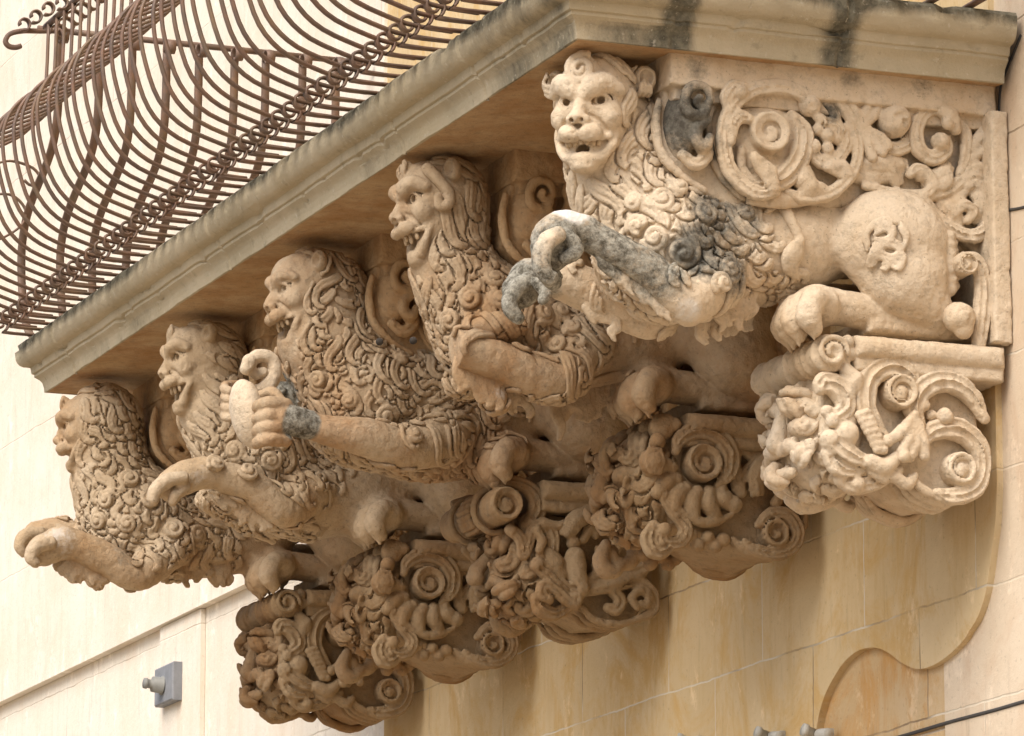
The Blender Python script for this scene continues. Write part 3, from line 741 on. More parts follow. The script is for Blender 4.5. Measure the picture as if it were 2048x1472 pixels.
# ------------------------------------------------------------------ the five lions
def P0w(px, py, off=0.0): return atY(px, py, off)           # bracket 0 coordinates
PX = 1/1125.0                                               # metres per photograph pixel at bracket 0
HIND = [
 ('tube', [(1560, 492, 102, 0), (1650, 470, 92, 0), (1760, 470, 92, 0), (1850, 490, 75, 0), (1930, 500, 66, 0)], .03),
 ('thigh', (1782, 485), (124, .072, 112), -.084), ('thigh', (1806, 552), (96, .066, 76), -.092),
 ('tube', [(1800, 575, 68, -.088), (1852, 612, 50, -.09), (1888, 645, 34, -.085)], .02),
 ('tube', [(1888, 645, 31, -.075), (1800, 646, 33, -.070), (1715, 622, 36, -.072), (1640, 610, 38, -.078)], .004),
 ('plinth', [(1715, 642), (1800, 652), (1962, 662), (1962, 694), (1715, 674)]),
 ('thigh', (1778, 485), (118, .075, 112), .075),
 ('tube', [(1790, 580, 72, .085), (1850, 615, 50, .09), (1888, 642, 34, .09)], .02),
 ('tube', [(1888, 642, 33, .09), (1800, 640, 38, .09), (1710, 612, 42, .09), (1640, 606, 40, .09)], .015),
]
class Lion:
    def __init__(s, i, label, mat, h=.004, shift=(0, 0)):
        s.i, s.mat, s.h = i, mat, h
        s.base = np.array([0, BY[i], 0]); s.sc = 1/ppm((-.5, BY[i], -.3))
        s.root = thing('stone_lion', label, 'lion statue', (-.35, BY[i], -.46), 'carved stone lions under the balcony')
        s.v = Vol(h)
    def P(s, px, py, off=0.0): return B(s.i, px, py, off)
    def T(s, pts, k=.015, v=None, sub=False, n=None):
        q = np.array([s.P(p[0], p[1], p[3] if len(p) > 3 else 0) for p in pts]); r = np.array([p[2]*s.sc for p in pts])
        if len(q) > 2:
            m = 5*len(q); Z = spline(np.hstack([q, r[:, None]]), m); q, r = Z[:, :3], Z[:, 3]
        (v or s.v).tube(q, r, k, sub)
    def E(s, px, py, off, rx, ry, rz, k=.02, tilt=0, v=None, sub=False):      # rx, rz in pixels, ry metres
        R = np.array([[cos(tilt), 0, -sin(tilt)], [0, 1, 0], [sin(tilt), 0, cos(tilt)]])
        (v or s.v).ell(s.P(px, py, off), (rx*s.sc, ry, rz*s.sc), R, k, sub)
    def hind(s, dx=0, dz=0):
        sh = s.base+np.array([dx, 0, dz])
        for op in HIND:
            if op[0] == 'tube':
                q = np.array([P0w(p[0], p[1], p[3]) for p in op[1]])+sh; r = np.array([p[2]*PX for p in op[1]])
                Z = spline(np.hstack([q, r[:, None]]), 16); s.v.tube(Z[:, :3], Z[:, 3], op[2])
            elif op[0] == 'plinth':
                s.v.prism([(q[0], q[2]) for q in (P0w(x, y, -.05)+sh for x, y in op[1])], BY[s.i]-.10, BY[s.i]+.10, .012, .006)
            else:
                (px, py), (a, b, c) = op[1], op[2]
                s.v.ell(P0w(px, py, op[3])+sh, (a*PX, b, c*PX), None, .013)
        for off in (-.09, .09):
            w = P0w(1662, 606, off)+sh; t = P0w(1570, 630, off)+sh
            paw(s.v, w, t, .135, curl=.8, R=.036)
        # tail tuft braid behind the leg
        a, b = P0w(1893, 470, -.10)+sh, P0w(1897, 592, -.10)+sh
        for j in range(7):
            q = a+(b-a)*(j+.5)/7; s.v.tube([q+[-.016, 0, -.008], q+[0, -.008, .003], q+[.016, 0, .012]], [.009, .013, .008], .003)
    def mane(s, incl, excl, arrows, spacing, name='mane', hm=.0028, **kw):
        v = s.v; V, Q = s.net_; I = np.zeros(len(V), bool)
        for px, py, r, off in incl: I |= ((V-s.P(px, py, off))**2).sum(1) < (r*s.sc)**2
        I &= ~s.H.face(V, s.f0)
        ef, er, eu = s.H.ear
        for q in (-1, 1): I &= ((V-s.H.L(ef+.03, q*er, eu))**2).sum(1) > (.17*s.H.S)**2
        for c_, r_ in ((s.H.L(.28, 0, -.40-.06*s.H.mouth), .19), (s.H.L(.22, -.15, -.34), .14), (s.H.L(.22, .15, -.34), .14)): I &= ((V-c_)**2).sum(1) > (r_*s.H.S)**2
        for c, r in excl: I &= ((V-c)**2).sum(1) > r*r
        pts = pick(V, I, spacing)
        A = np.array([s.P(a[0], a[1]) for a in arrows]); D = np.array([unit((a[2], 0, -a[3])) for a in arrows])
        d2 = ((pts[:, None, [0, 2]]-A[None][:, :, [0, 2]])**2).sum(2)+1e-4; w = 1/d2**1.3
        d = (w[:, :, None]*D[None]).sum(1); d /= np.linalg.norm(d, axis=1, keepdims=True)
        d += rng.normal(0, .10, d.shape)
        m = Vol(hm); s.m = m
        hairlocks(v, m, pts, d, **kw)
        return m
    def body(s):
        s.v.build(); s.net_ = s.v.net(); return s
    def finish(s, marks=()):
        marks = [(k, s.P(px, py, off), r*s.sc, a) for k, px, py, off, r, a in marks]
        me = raw_mesh('body', s.v.worn(s.net_[0]), s.net_[1]); stain(me, marks); link('body', me, s.mat, s.root)
        for nm, vol in s.parts:
            carve_out(nm, vol, s.mat, s.root, marks, split=nm != 'mane', amp=.55)
    parts = (); f0 = .10

def build_lion1():
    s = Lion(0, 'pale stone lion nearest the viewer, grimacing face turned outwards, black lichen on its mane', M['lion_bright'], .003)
    T, E, P = s.T, s.E, s.P
    s.hind()
    T([(1330, 475, 108), (1420, 505, 116), (1500, 500, 106), (1580, 490, 101)], .03)
    E(1335, 505, 0, 138, .125, 135); T([(1205, 330, 70), (1240, 390, 92), (1290, 450, 112)], .03)
    T([(1235, 250, 78), (1245, 330, 86)], .03)
    # near foreleg
    T([(1420, 560, 62, -.08), (1372, 603, 44, -.125), (1300, 545, 39, -.135), (1225, 497, 34, -.135), (1165, 462, 30, -.13)], .012)
    T([(1372, 603, 42, -.125), (1378, 622, 30, -.125)], .008)
    T([(1165, 462, 31, -.13), (1130, 458, 38, -.13), (1105, 478, 42, -.13), (1102, 505, 38, -.13)], .012)
    for j in range(4):
        o = -.185+.032*j; T([(1115, 470, 17, o), (1092, 485, 19, o), (1082, 522, 18, o), (1094+4*j, 556+3*j, 15, o), (1104+4*j, 552, 11, o)], .003)
    T([(1135, 475, 17, -.165), (1152, 500, 16, -.17), (1130, 518, 13, -.17)], .004)
    # far foreleg
    T([(1330, 560, 58, .07), (1302, 640, 40, .11), (1225, 602, 46, .12), (1130, 562, 42, .12), (1085, 556, 28, .115)], .012)
    T([(1090, 552, 26, .115), (1060, 552, 36, .115), (1042, 580, 38, .115)], .012)
    for j in range(4):
        o = .075+.027*j; T([(1056, 560, 15, o), (1030, 580, 18, o), (1020, 612, 17, o), (1036, 636, 13, o)], .003)
    T([(1076, 566, 13, .06), (1092, 585, 12, .05), (1086, 600, 10, .05)], .004)
    # face
    H = Head(P(1193, 234, -.03), (-.66, -.74, -.06), (.0, -.06, 1), .220, mouth=.22, ear=(-.10, .37, .31), smile=.5, brow=1.45)
    H.carve(s.v); H.forelock(s.v, -1, .325, .40, .125); s.H = H; s.f0 = .06
    s.body(); v = s.v
    fc = H.L(.42, 0, -.02)
    ex = [(P(1385, 615, -.13), .062), (P(1300, 545, -.14), .05), (P(1225, 497, -.135), .05), (P(1150, 460, -.13), .06), (P(1300, 640, .11), .06), (P(1215, 600, .12), .075), (P(1120, 560, .12), .07), (P(1600, 500, -.1), .10)]
    ar = [(1230, 120, 1, -.1), (1290, 180, .5, 1), (1300, 260, .1, 1), (1290, 330, .15, 1), (1180, 390, .1, 1), (1230, 430, .3, 1), (1330, 390, 1, .45), (1430, 400, 1, .25), (1480, 480, 1, .25), (1400, 500, 1, .35), (1440, 580, 1, .5), (1300, 500, .6, .8)]
    m = s.mane([(1225, 215, 150, 0), (1240, 345, 150, 0), (1300, 430, 165, 0), (1360, 470, 170, 0), (1380, 520, 165, 0), (1250, 420, 150, 0)], ex, ar, .0235, L=.10, r=.0060, w=.0112, ns=3, amp=60, hook=190, hm=.0024)
    for (x, y, R, sg) in ((1322, 400, 25, 1), (1355, 378, 19, 1), (1410, 432, 24, 1), (1277, 455, 22, -1), (1310, 475, 26, 1), (1365, 505, 32, -1), (1455, 540, 24, 1), (1440, 568, 22, -1), (1490, 430, 20, 1), (1268, 408, 18, 1)):
        o = ray_hit(v, x, y)
        if o is not None: snail(v, m, o, R*s.sc, .0068, sg)
    f = Vol(s.h)
    for a, b, n, L in (((1385, 628, -.03), (1450, 618, -.03), 7, .048), ((1440, 616, -.05), (1512, 590, -.05), 9, .05), ((1400, 628, .03), (1500, 600, .03), 8, .06)): fringe(f, P(*a), P(*b), n, L, r=.0085)
    for a, b, n in (((1196, 512, -.135), (1250, 552, -.135), 6), ((1245, 550, -.135), (1322, 610, -.135), 8)):
        fringe(f, P(*a), P(*b), n, .030, drop=(.45, 0, -1), r=.0085)
    fringe(f, P(1168, 600, .10), P(1232, 640, .10), 6, .024, r=.0085)
    # curls carved on the hip, tail laid over the flank
    c = Vol(.0032)
    for pl in ([(1738, 492), (1734, 468), (1748, 448), (1772, 440), (1790, 448)], [(1752, 462), (1772, 452), (1786, 466), (1772, 478), (1750, 480)], [(1742, 500), (1762, 486), (1788, 484), (1800, 498), (1788, 512), (1770, 508)],
               [(1800, 448), (1812, 470), (1806, 492)], [(1756, 520), (1742, 522), (1742, 508), (1758, 502), (1778, 516), (1776, 530), (1766, 528)], [(1784, 524), (1800, 530), (1808, 516), (1798, 508), (1790, 516)]):
        for o in (0, 9):
            q = np.array([ray_hit(v, x-o*.35, y+o) for x, y in pl]); q = v.surf(spline(q, 5*len(q))); q = q+v.nrm(q)*.005
            c.tube(q, np.interp(np.linspace(0, 1, len(q)), [0, .2, .8, 1], [.0035, .0052, .0052, .0038]), .0008)
    tl = np.array([ray_hit(v, x, y) for x, y in ((1552, 398), (1568, 420), (1582, 445), (1594, 470), (1599, 487))]); tl = spline(tl, 16)
    t = Vol(.0034); n_ = v.nrm(tl); t.tube(v.surf(tl)+n_*.002, np.linspace(.012, .0085, 16), .006)
    for k in range(4):
        q = np.array([ray_hit(v, x, y) for x, y in ((1597, 482), (1592-k*6, 505), (1585-k*5, 530), (1594-k*8, 556-k*4))]); q = v.surf(spline(q, 10))
        t.tube(q+v.nrm(q)*.006, np.interp(np.linspace(0, 1, 10), [0, .4, 1], [.008, .012, .004]), .003)
    s.parts = [('mane', m), ('hair_fringe', f), ('hip_curl', c), ('tail', t)]
    s.finish([('lichen', 1440, 420, -.12, 120, .56), ('lichen', 1405, 500, -.14, 115, .60), ('lichen', 1450, 540, -.12, 105, .56), ('lichen', 1490, 440, -.1, 80, .5), ('lichen', 1340, 385, -.1, 70, .34), ('lichen', 1480, 470, -.1, 95, .42), ('lichen', 1370, 505, -.14, 50, .7),
              ('crust', 1310, 535, -.15, 130, .58), ('crust', 1220, 490, -.15, 140, .62), ('crust', 1130, 500, -.14, 130, .70), ('crust', 1092, 555, -.14, 140, .78), ('crust', 1030, 600, .1, 140, .85), ('crust', 1200, 520, -.12, 90, .35),
              ('fresh', 1140, 425, -.14, 50, 1.2), ('fresh', 1375, 618, -.15, 50, .55), ('crust', 1150, 150, -.16, 70, .42), ('crust', 1145, 250, -.22, 80, .44), ('lichen', 1755, 570, -.15, 80, .34), ('crust', 1175, 190, -.2, 40, .40), ('lichen', 1640, 500, -.12, 60, .26)])
    H.eyes(s.root, s.mat, look=(-.1, 0), pupil=M['pupil']); H.teeth(s.root, M['teeth'], 7)
    return s

def ray_hit(v, px, py):
    """first surface point of a volume met by the sight line through a photograph pixel"""
    d = ray(px, py); d = d/np.linalg.norm(d); t0 = max(((v.o-CAM)/d)[1], 0)
    L = v.n[1]*v.h/d[1]; t = t0+np.linspace(0, L*1.2, 900); p = CAM+d*t[:, None]
    inside = ((p > v.o+v.h) & (p < v.o+(np.array(v.n)-2)*v.h)).all(1)
    val = np.where(inside, v.val(p), 1); h = np.argmax(val < 0)
    if val[h] >= 0:
        return p[np.argmin(val)]
    return p[h]
lion1 = build_lion1()
def build_lion2():
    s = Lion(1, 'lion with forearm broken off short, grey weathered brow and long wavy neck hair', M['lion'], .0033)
    T, E, P = s.T, s.E, s.P; s.hind()
    T([(1010, 660, 100), (1100, 690, 112), (1180, 690, 104), (1280, 680, 98)], .03)
    E(1000, 670, 0, 118, .12, 118); T([(885, 530, 62), (925, 580, 88), (970, 640, 106)], .03); T([(890, 400, 80), (900, 500, 74)], .03)
    T([(1160, 690, 60, -.08), (1115, 762, 42, -.125), (1010, 728, 41, -.135), (930, 700, 39, -.135), (890, 690, 39, -.135)], .012)
    a = P(905, 700, -.135); s.v.prism([(a[0]-.2, a[2]-.2), (a[0]+.02, a[2]-.2), (a[0]+.004, a[2]+.03), (a[0]+.012, a[2]+.1), (a[0]-.2, a[2]+.2)], a[1]-.06, a[1]+.06, .001, .001, True)
    T([(985, 770, 24, -.11), (990, 800, 25, -.11)], .008)
    T([(950, 655, 19, -.13), (985, 652, 24, -.135), (1015, 650, 23, -.135), (1030, 651, 17, -.135)], .004)
    T([(1000, 690, 50, .09), (960, 740, 40, .11), (925, 760, 34, .11)], .012)
    H = Head(P(882, 420, -.015), (-1, .02, -.08), (-.06, 0, 1), .203, mouth=.72, ear=(-.02, .33, .31), smile=.8, brow=1.35)
    H.carve(s.v); H.forelock(s.v, 1, .37, .375, .09)
    s.H = H; s.body()
    ex = [(P(1115, 762, -.13), .05), (P(1010, 728, -.14), .048), (P(930, 700, -.135), .05)]
    ar = [(850, 330, 1, -.1), (930, 360, .6, 1), (960, 450, .35, 1), (890, 520, -.05, 1), (930, 580, 0, 1), (1000, 560, .5, 1), (1000, 640, .1, 1), (1080, 620, .8, .7), (1150, 700, .8, .6)]
    m = s.mane([(895, 400, 160, 0), (920, 520, 160, 0), (970, 620, 165, 0), (1010, 690, 150, 0), (1060, 690, 140, 0)], ex, ar, .0235, L=.12, r=.0052, w=.0092, ns=3, amp=38, hook=150)
    for x, y, R, sg in ((943, 598, 24, 1), (905, 640, 22, -1), (990, 560, 20, 1), (1085, 628, 22, 1), (1120, 625, 20, -1), (1000, 600, 20, 1), (1120, 690, 20, 1), (1145, 660, 18, -1)):
        snail(s.v, m, ray_hit(s.v, x, y), R*s.sc, .0062, sg)
    # ring of cheek curl in front of the ear
    q = spline([H.L(.20, -.27, .33), H.L(.13, -.33, .22), H.L(.05, -.36, .10), H.L(.05, -.36, -.02), H.L(.13, -.33, -.04), H.L(.14, -.33, .05)], 24); m.tube(q, np.linspace(.013, .009, 24), .003)
    f = Vol(.0032)
    for a, b, n, L in (((915, 735, -.13), (1000, 775, -.13), 8, .045), ((915, 735, -.09), (1060, 790, -.09), 10, .04), ((1110, 800, -.05), (1240, 770, -.05), 10, .055)): fringe(f, P(*a), P(*b), n, L, r=.0085)
    s.parts = [('mane', m), ('hair_fringe', f)]
    s.finish([('crust', 800, 345, -.1, 60, .62), ('crust', 790, 450, -.08, 45, .5), ('crust', 960, 670, -.15, 55, .4), ('fresh', 990, 790, -.12, 40, .5)])
    H.eyes(s.root, s.mat, look=(-.25, 0)); H.teeth(s.root, M['teeth'], 5)

def build_lion3():
    s = Lion(2, 'middle lion with dense wavy mane over its chest, gripping a small lute', M['lion'], .0033)
    T, E, P = s.T, s.E, s.P; s.hind()
    T([(740, 820, 106), (840, 850, 108), (920, 850, 100), (1000, 838, 90)], .03)
    E(730, 810, 0, 125, .135, 120); E(830, 800, 0, 120, .125, 105); T([(640, 690, 82), (690, 740, 105), (740, 800, 115)], .03); T([(650, 590, 82), (655, 680, 88)], .03)
    T([(880, 870, 62, -.08), (812, 896, 42, -.13), (730, 875, 38, -.145), (660, 862, 31, -.145), (615, 850, 25, -.145)], .012)
    T([(618, 850, 29, -.145), (585, 842, 30, -.145)], .004)
    T([(590, 842, 26, -.145), (562, 838, 33, -.14)], .008)
    for j in range(4):
        y = 806+24*j; T([(572, y+4, 13, -.15), (540, y, 14, -.155), (518, y+6, 13, -.13), (512, y+10, 10, -.10)], .002)
    T([(565, 808, 12, -.13), (545, 785, 12, -.11), (520, 792, 10, -.09)], .003)
    T([(640, 830, 34, .05), (600, 800, 30, .06), (560, 790, 28, .07), (500, 800, 26, .07), (470, 795, 28, .07)], .01)
    for j in range(4):
        y = 770+18*j; T([(478, y, 10, .07), (455, y+2, 11, .05), (450, y+8, 10, .02), (462, y+12, 8, .0)], .002)
    H = Head(P(622, 596, -.015), (-1, .06, -.08), (-.08, 0, 1), .198, mouth=.95, ear=(-.02, .33, .32), smile=.4, brow=1.1)
    H.carve(s.v)
    s.H = H; s.body()
    ex = [(P(812, 896, -.135), .045), (P(730, 878, -.15), .045), (P(640, 858, -.15), .05), (P(575, 840, -.15), .06), (P(560, 790, .07), .05), (P(480, 800, .07), .07)]
    ar = [(560, 500, 1, .0), (640, 510, .8, .6), (640, 560, .2, 1), (700, 560, .5, 1), (620, 690, .3, 1), (680, 680, .6, .8), (760, 660, .9, .5), (700, 780, .7, .75), (820, 740, .95, .4), (880, 800, .9, .35), (760, 860, .8, .6), (640, 780, .2, 1)]
    m = s.mane([(640, 590, 150, 0), (680, 690, 170, 0), (740, 790, 175, 0), (830, 810, 165, 0), (890, 830, 120, 0)], ex, ar, .0225, L=.095, r=.0058, w=.0098, ns=2, amp=72, hook=170)
    for x, y, R, sg in ((640, 760, 20, -1), (800, 720, 15, 1), (770, 830, 20, 1), (700, 800, 17, -1), (850, 690, 16, 1), (825, 870, 17, 1), (925, 775, 17, 1)):
        snail(s.v, m, ray_hit(s.v, x, y), R*s.sc, .006, sg)
    f = Vol(.0032); fringe(f, P(860, 925, -.07), P(960, 905, -.05), 12, .03, r=.008); fringe(f, P(800, 915, -.07), P(870, 935, -.03), 8, .03, r=.008)
    s.parts = [('mane', m), ('hair_fringe', f)]
    s.finish([('crust', 600, 846, -.16, 52, 1.3), ('crust', 580, 785, .04, 60, 1.1), ('crust', 555, 545, -.08, 45, .6), ('crust', 655, 810, -.12, 45, .5), ('fresh', 460, 790, .05, 45, .6), ('crust', 690, 850, -.16, 60, .35)])
    H.eyes(s.root, s.mat, look=(-.2, 0)); H.teeth(s.root, M['teeth'], 5)
    # the lute it holds
    lu = thing('carved_lute', 'small pale stone lute with scrolled head held between the fists of the middle lion', 'lute', P(497, 830, -.06))
    b = Vol(.0028); c = P(497, 828, -.06); R = np.array([[cos(.25), 0, sin(.25)], [0, 1, 0], [-sin(.25), 0, cos(.25)]])
    b.ell(c, (.034, .052, .072), R, .004); me = b.mesh('bowl', .6); link('bowl', me, M['lion_bright'], lu)
    b = Vol(.0028); q = np.array([P(*p, -.06) for p in ((505, 790), (530, 778), (548, 752), (546, 724), (528, 712), (508, 716), (500, 734), (510, 748), (526, 744))]); q = spline(q, 40)
    b.tube(q, np.interp(np.linspace(0, 1, 40), [0, .3, .6, 1], [.017, .014, .014, .010]), .003)
    for o in (-.02, .0, .02): b.tube([P(498, 722, -.06+o), P(492, 738, -.06+o)], [.014, .012], .004)
    link('scroll_head', b.mesh('scroll_head'), M['lion_bright'], lu)

def build_lion4():
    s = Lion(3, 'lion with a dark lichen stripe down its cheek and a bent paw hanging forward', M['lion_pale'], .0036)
    T, E, P = s.T, s.E, s.P; s.hind()
    T([(520, 930, 96), (600, 985, 92), (690, 985, 84), (760, 975, 78)], .03)
    E(520, 920, 0, 100, .12, 105); T([(430, 830, 66), (470, 880, 86), (510, 920, 100)], .03); T([(420, 725, 72), (425, 810, 64)], .03)
    T([(610, 990, 50, -.08), (565, 1018, 36, -.125), (500, 972, 33, -.135), (440, 952, 30, -.135), (405, 945, 29, -.135)], .012)
    T([(410, 945, 30, -.135), (370, 955, 33, -.135), (340, 972, 30, -.135)], .01)
    for j in range(4):
        o = -.18+.03*j; T([(365, 955, 13, o), (335, 962, 15, o), (312, 980, 14, o), (306, 1000, 11, o)], .003)
    T([(370, 975, 12, -.165), (352, 988, 12, -.17), (345, 1002, 10, -.17)], .003)
    T([(560, 1000, 45, .06), (540, 1056, 28, .09), (470, 1020, 28, .10), (420, 995, 25, .10)], .012)
    H = Head(P(404, 732, -.015), (-1, .06, -.06), (-.05, 0, 1), .192, mouth=.8, ear=(-.02, .33, .32), smile=.4, brow=1.2)
    H.carve(s.v); H.forelock(s.v, 1, .37, .375, .09)
    s.H = H; s.body()
    ex = [(P(565, 1018, -.13), .04), (P(500, 975, -.14), .045), (P(430, 950, -.135), .05), (P(350, 965, -.135), .06)]
    ar = [(400, 640, 1, .1), (450, 680, .6, 1), (470, 760, .3, 1), (410, 810, .1, 1), (450, 860, .1, 1), (500, 900, .3, 1), (560, 900, .7, .8)]
    m = s.mane([(425, 725, 150, 0), (440, 830, 140, 0), (490, 900, 150, 0), (530, 940, 125, 0)], ex, ar, .0235, L=.11, r=.0052, w=.0092, ns=3, amp=45, hook=190, hm=.0032)
    for x, y, R, sg in ((470, 900, 20, 1), (430, 930, 18, -1), (500, 860, 20, 1), (540, 920, 20, -1), (560, 880, 18, 1), (495, 945, 20, 1)):
        snail(s.v, m, ray_hit(s.v, x, y), R*s.sc, .0062, sg)
    f = Vol(.0034); fringe(f, P(440, 985, -.12), P(540, 1040, -.12), 9, .035, r=.008); fringe(f, P(590, 1040, -.05), P(700, 1030, -.05), 9, .03, r=.008)
    s.parts = [('mane', m), ('hair_fringe', f)]
    s.finish([('lichen', 355, 680, -.11, 26, 1.1), ('lichen', 372, 712, -.13, 28, 1.1), ('lichen', 362, 745, -.12, 26, 1.1), ('crust', 345, 790, -.08, 36, .8), ('crust', 322, 755, -.06, 30, .6), ('fresh', 390, 950, -.15, 50, .4)])
    H.eyes(s.root, s.mat, look=(-.2, 0)); H.teeth(s.root, M['teeth'], 5)

def build_lion5():
    s = Lion(4, 'farthest lion, face half buried in curly mane, both forepaws stretched straight out', M['lion_pale'], .0038)
    T, E, P = s.T, s.E, s.P; s.hind()
    T([(270, 1060, 92), (350, 1075, 84), (430, 1080, 74), (520, 1075, 66)], .03)
    E(270, 1045, 0, 98, .12, 105); T([(225, 940, 68), (240, 990, 86), (260, 1030, 98)], .03); T([(205, 850, 78), (215, 930, 70)], .03)
    T([(340, 1090, 48, -.08), (275, 1152, 30, -.12), (215, 1120, 33, -.125), (150, 1090, 31, -.125), (115, 1085, 30, -.125)], .012)
    T([(125, 1085, 33, -.125), (88, 1100, 32, -.125)], .008)
    for j in range(4):
        o = -.17+.03*j; T([(100, 1085, 13, o), (75, 1092, 15, o), (62, 1112, 13, o), (70, 1126, 10, o)], .003)
    T([(280, 1090, 45, .05), (200, 1090, 36, .07), (120, 1068, 32, .08), (75, 1072, 30, .08)], .012)
    for j in range(4):
        o = .035+.027*j; T([(82, 1066, 13, o), (50, 1072, 14, o), (40, 1092, 12, o), (48, 1106, 9, o)], .003)
    H = Head(P(186, 862, -.01), (-1, .42, -.10), (-.08, 0, 1), .180, mouth=.35, ear=(-.1, .26, .2), smile=.2, brow=1.3)
    H.carve(s.v); H.forelock(s.v, 1, .37, .375, .10)
    s.H = H; s.body()
    ex = [(P(275, 1152, -.12), .04), (P(215, 1120, -.13), .04), (P(140, 1090, -.13), .045), (P(90, 1095, -.1), .07)]
    ar = [(130, 780, .6, .5), (180, 800, 1, .4), (230, 830, .7, .8), (160, 850, .5, .8), (190, 900, .3, 1), (200, 960, .1, 1), (240, 1000, .2, 1), (320, 900, .6, .9), (330, 980, .7, .6)]
    m = s.mane([(200, 850, 150, 0), (220, 940, 130, 0), (250, 1020, 145, 0), (320, 1020, 120, 0), (380, 1050, 100, 0)], ex, ar, .0205, L=.08, r=.0052, w=.0092, ns=3, amp=60, hook=220, hm=.0033)
    for x, y, R, sg in ((215, 1000, 18, 1), (260, 960, 20, -1), (300, 1000, 20, 1), (345, 1060, 22, -1), (200, 1040, 18, 1), (255, 1045, 18, 1), (390, 1070, 22, 1)):
        snail(s.v, m, ray_hit(s.v, x, y), R*s.sc, .006, sg)
    f = Vol(.0036); fringe(f, P(335, 1120, -.05), P(460, 1128, -.05), 14, .045, r=.009); fringe(f, P(130, 1115, -.12), P(210, 1150, -.12), 10, .045, r=.008, drop=(-.3, 0, -1)); fringe(f, P(120, 1110, -.06), P(215, 1150, -.06), 8, .04, r=.008, drop=(-.3, 0, -1))
    s.parts = [('mane', m), ('hair_fringe', f)]
    s.finish([('crust', 110, 1090, -.1, 70, .5), ('fresh', 120, 1085, -.14, 60, .5), ('lichen', 110, 780, -.05, 26, .5), ('crust', 250, 1110, -.14, 70, .4)])
    H.eyes(s.root, s.mat)
build_lion2(); build_lion3(); build_lion4(); build_lion5()
# ------------------------------------------------------------------ scroll consoles under the lions and foliate brackets behind them
class Carving:
    def __init__(s, i, off, h=.0036): s.i, s.off, s.h, s.fat = i, off, h, 1.06; s.v = Vol(h); s.sc = 1/ppm((-.3, BY[i]+off, -.6))
    def X(s, px, py, do=0.0, q=1):
        p = B(s.i, px, py, s.off); return np.array([p[0], BY[s.i]+q*(s.off+do), p[2]])
    def T(s, pts, r, do=0.0, k=.003, both=True, sub=False, groove=True):
        r = np.atleast_1d(np.array(r, float))*s.fat
        for q in ((1, -1) if both else (1,)):
            P = np.array([s.X(*p[:2], do+(p[2] if len(p) > 2 else 0), q) for p in pts])
            if len(P) > 2: m = 5*len(P); P = spline(P, m)
            else: m = len(P)
            rr = np.interp(np.linspace(0, 1, m), np.linspace(0, 1, len(r)), r)*s.sc
            s.v.tube(P, rr, k, sub)
            if not sub and len(pts) > 3 and r.max() >= 11 and groove:
                n = len(P); D = np.array([0, -q*1.0 if s.off < 0 else q*1.0, 0])
                T_ = np.gradient(P, axis=0); T_ /= np.maximum(np.linalg.norm(T_, axis=1, keepdims=True), 1e-6); side = np.cross(T_, [0, 1, 0])
                for o in ((-.36, .36) if r.max() >= 15 else (0,)):
                    s.v.tube((P+D*rr[:, None]*(.98 if o == 0 else .86)+side*(rr*o)[:, None])[2:-2], rr[2:-2]*.26+.0006, .0012, True)
    def ball(s, px, py, r, do=0.0, ry=None, k=.003, both=True, sub=False):
        for q in ((1, -1) if both else (1,)): s.v.ell(s.X(px, py, do, q), (r*s.sc, (ry or r*s.sc), r*s.sc), None, k, sub)
    def disc(s, px, py, r, h=.02, boss=.35, groove=True, do=0.0, sg=1, ph=0.0):
        """a turned volute eye standing proud of the face, its spiral cut in"""
        for q in (1, -1):
            a = s.X(px, py, do+.03, q); b = s.X(px, py, do-h, q); s.v.tube([a, b], [r*s.sc*1.02, r*s.sc*.98], .002)
            n = s.X(px, py, do-h-.5*r*s.sc, q)
            # flatten the rounded cap
            s.v.ell(s.X(px, py, do-h-1.02*r*s.sc-.004, q), (r*s.sc*1.3, r*s.sc*1.0, r*s.sc*1.3), None, .002, True)
            if groove:
                th = np.linspace(0, 2*pi*1.6, 30); rr = r*s.sc*(.98-.75*th/th[-1])
                c = s.X(px, py, do-h-.003, q)
                s.v.tube(np.stack([c[0]+rr*np.cos(sg*th+ph), np.full(30, c[1]), c[2]+rr*np.sin(sg*th+ph)], 1), .0042, .0015, True)
            if boss: s.v.ell(s.X(px, py, do-h, q), (r*s.sc*boss, .008, r*s.sc*boss), None, .003)
    def prism(s, pts, y, rnd=.008, k=.004):
        P = np.array([s.X(*p)[[0, 2]] for p in pts]); s.v.prism(P, BY[s.i]-y, BY[s.i]+y, rnd, k)
    def leaf(s, pts, w, n=3, do=0.0, r=8, both=True, fan=1.0):
        """a fluted acanthus lobe: parallel ribs spreading along a path given in pixels"""
        P = spline(np.array(pts, float), 12); T = np.gradient(P, axis=0); T /= np.linalg.norm(T, axis=1, keepdims=True); N = np.stack([-T[:, 1], T[:, 0]], 1)
        for j in range(n):
            o = (j-(n-1)/2)/max(1, n-1)*w*np.linspace(1, fan, 12)
            Q = P+N*o[:, None]; bulge = -.010*np.sin(np.linspace(.1, 1, 12)*pi)-(.006*(1-abs(j-(n-1)/2)/(n/2)))
            s.T([(a, b, c) for (a, b), c in zip(Q, bulge)], [r*.8, r*1.15, r*.9], do, .002, both)
    def part(s, name, mat, root, marks=()):
        v = s.v; s.v = Vol(s.h); return carve_out(name, v, mat, root, [(k, s.X(x, y), r*s.sc, a) for k, x, y, r, a in marks])
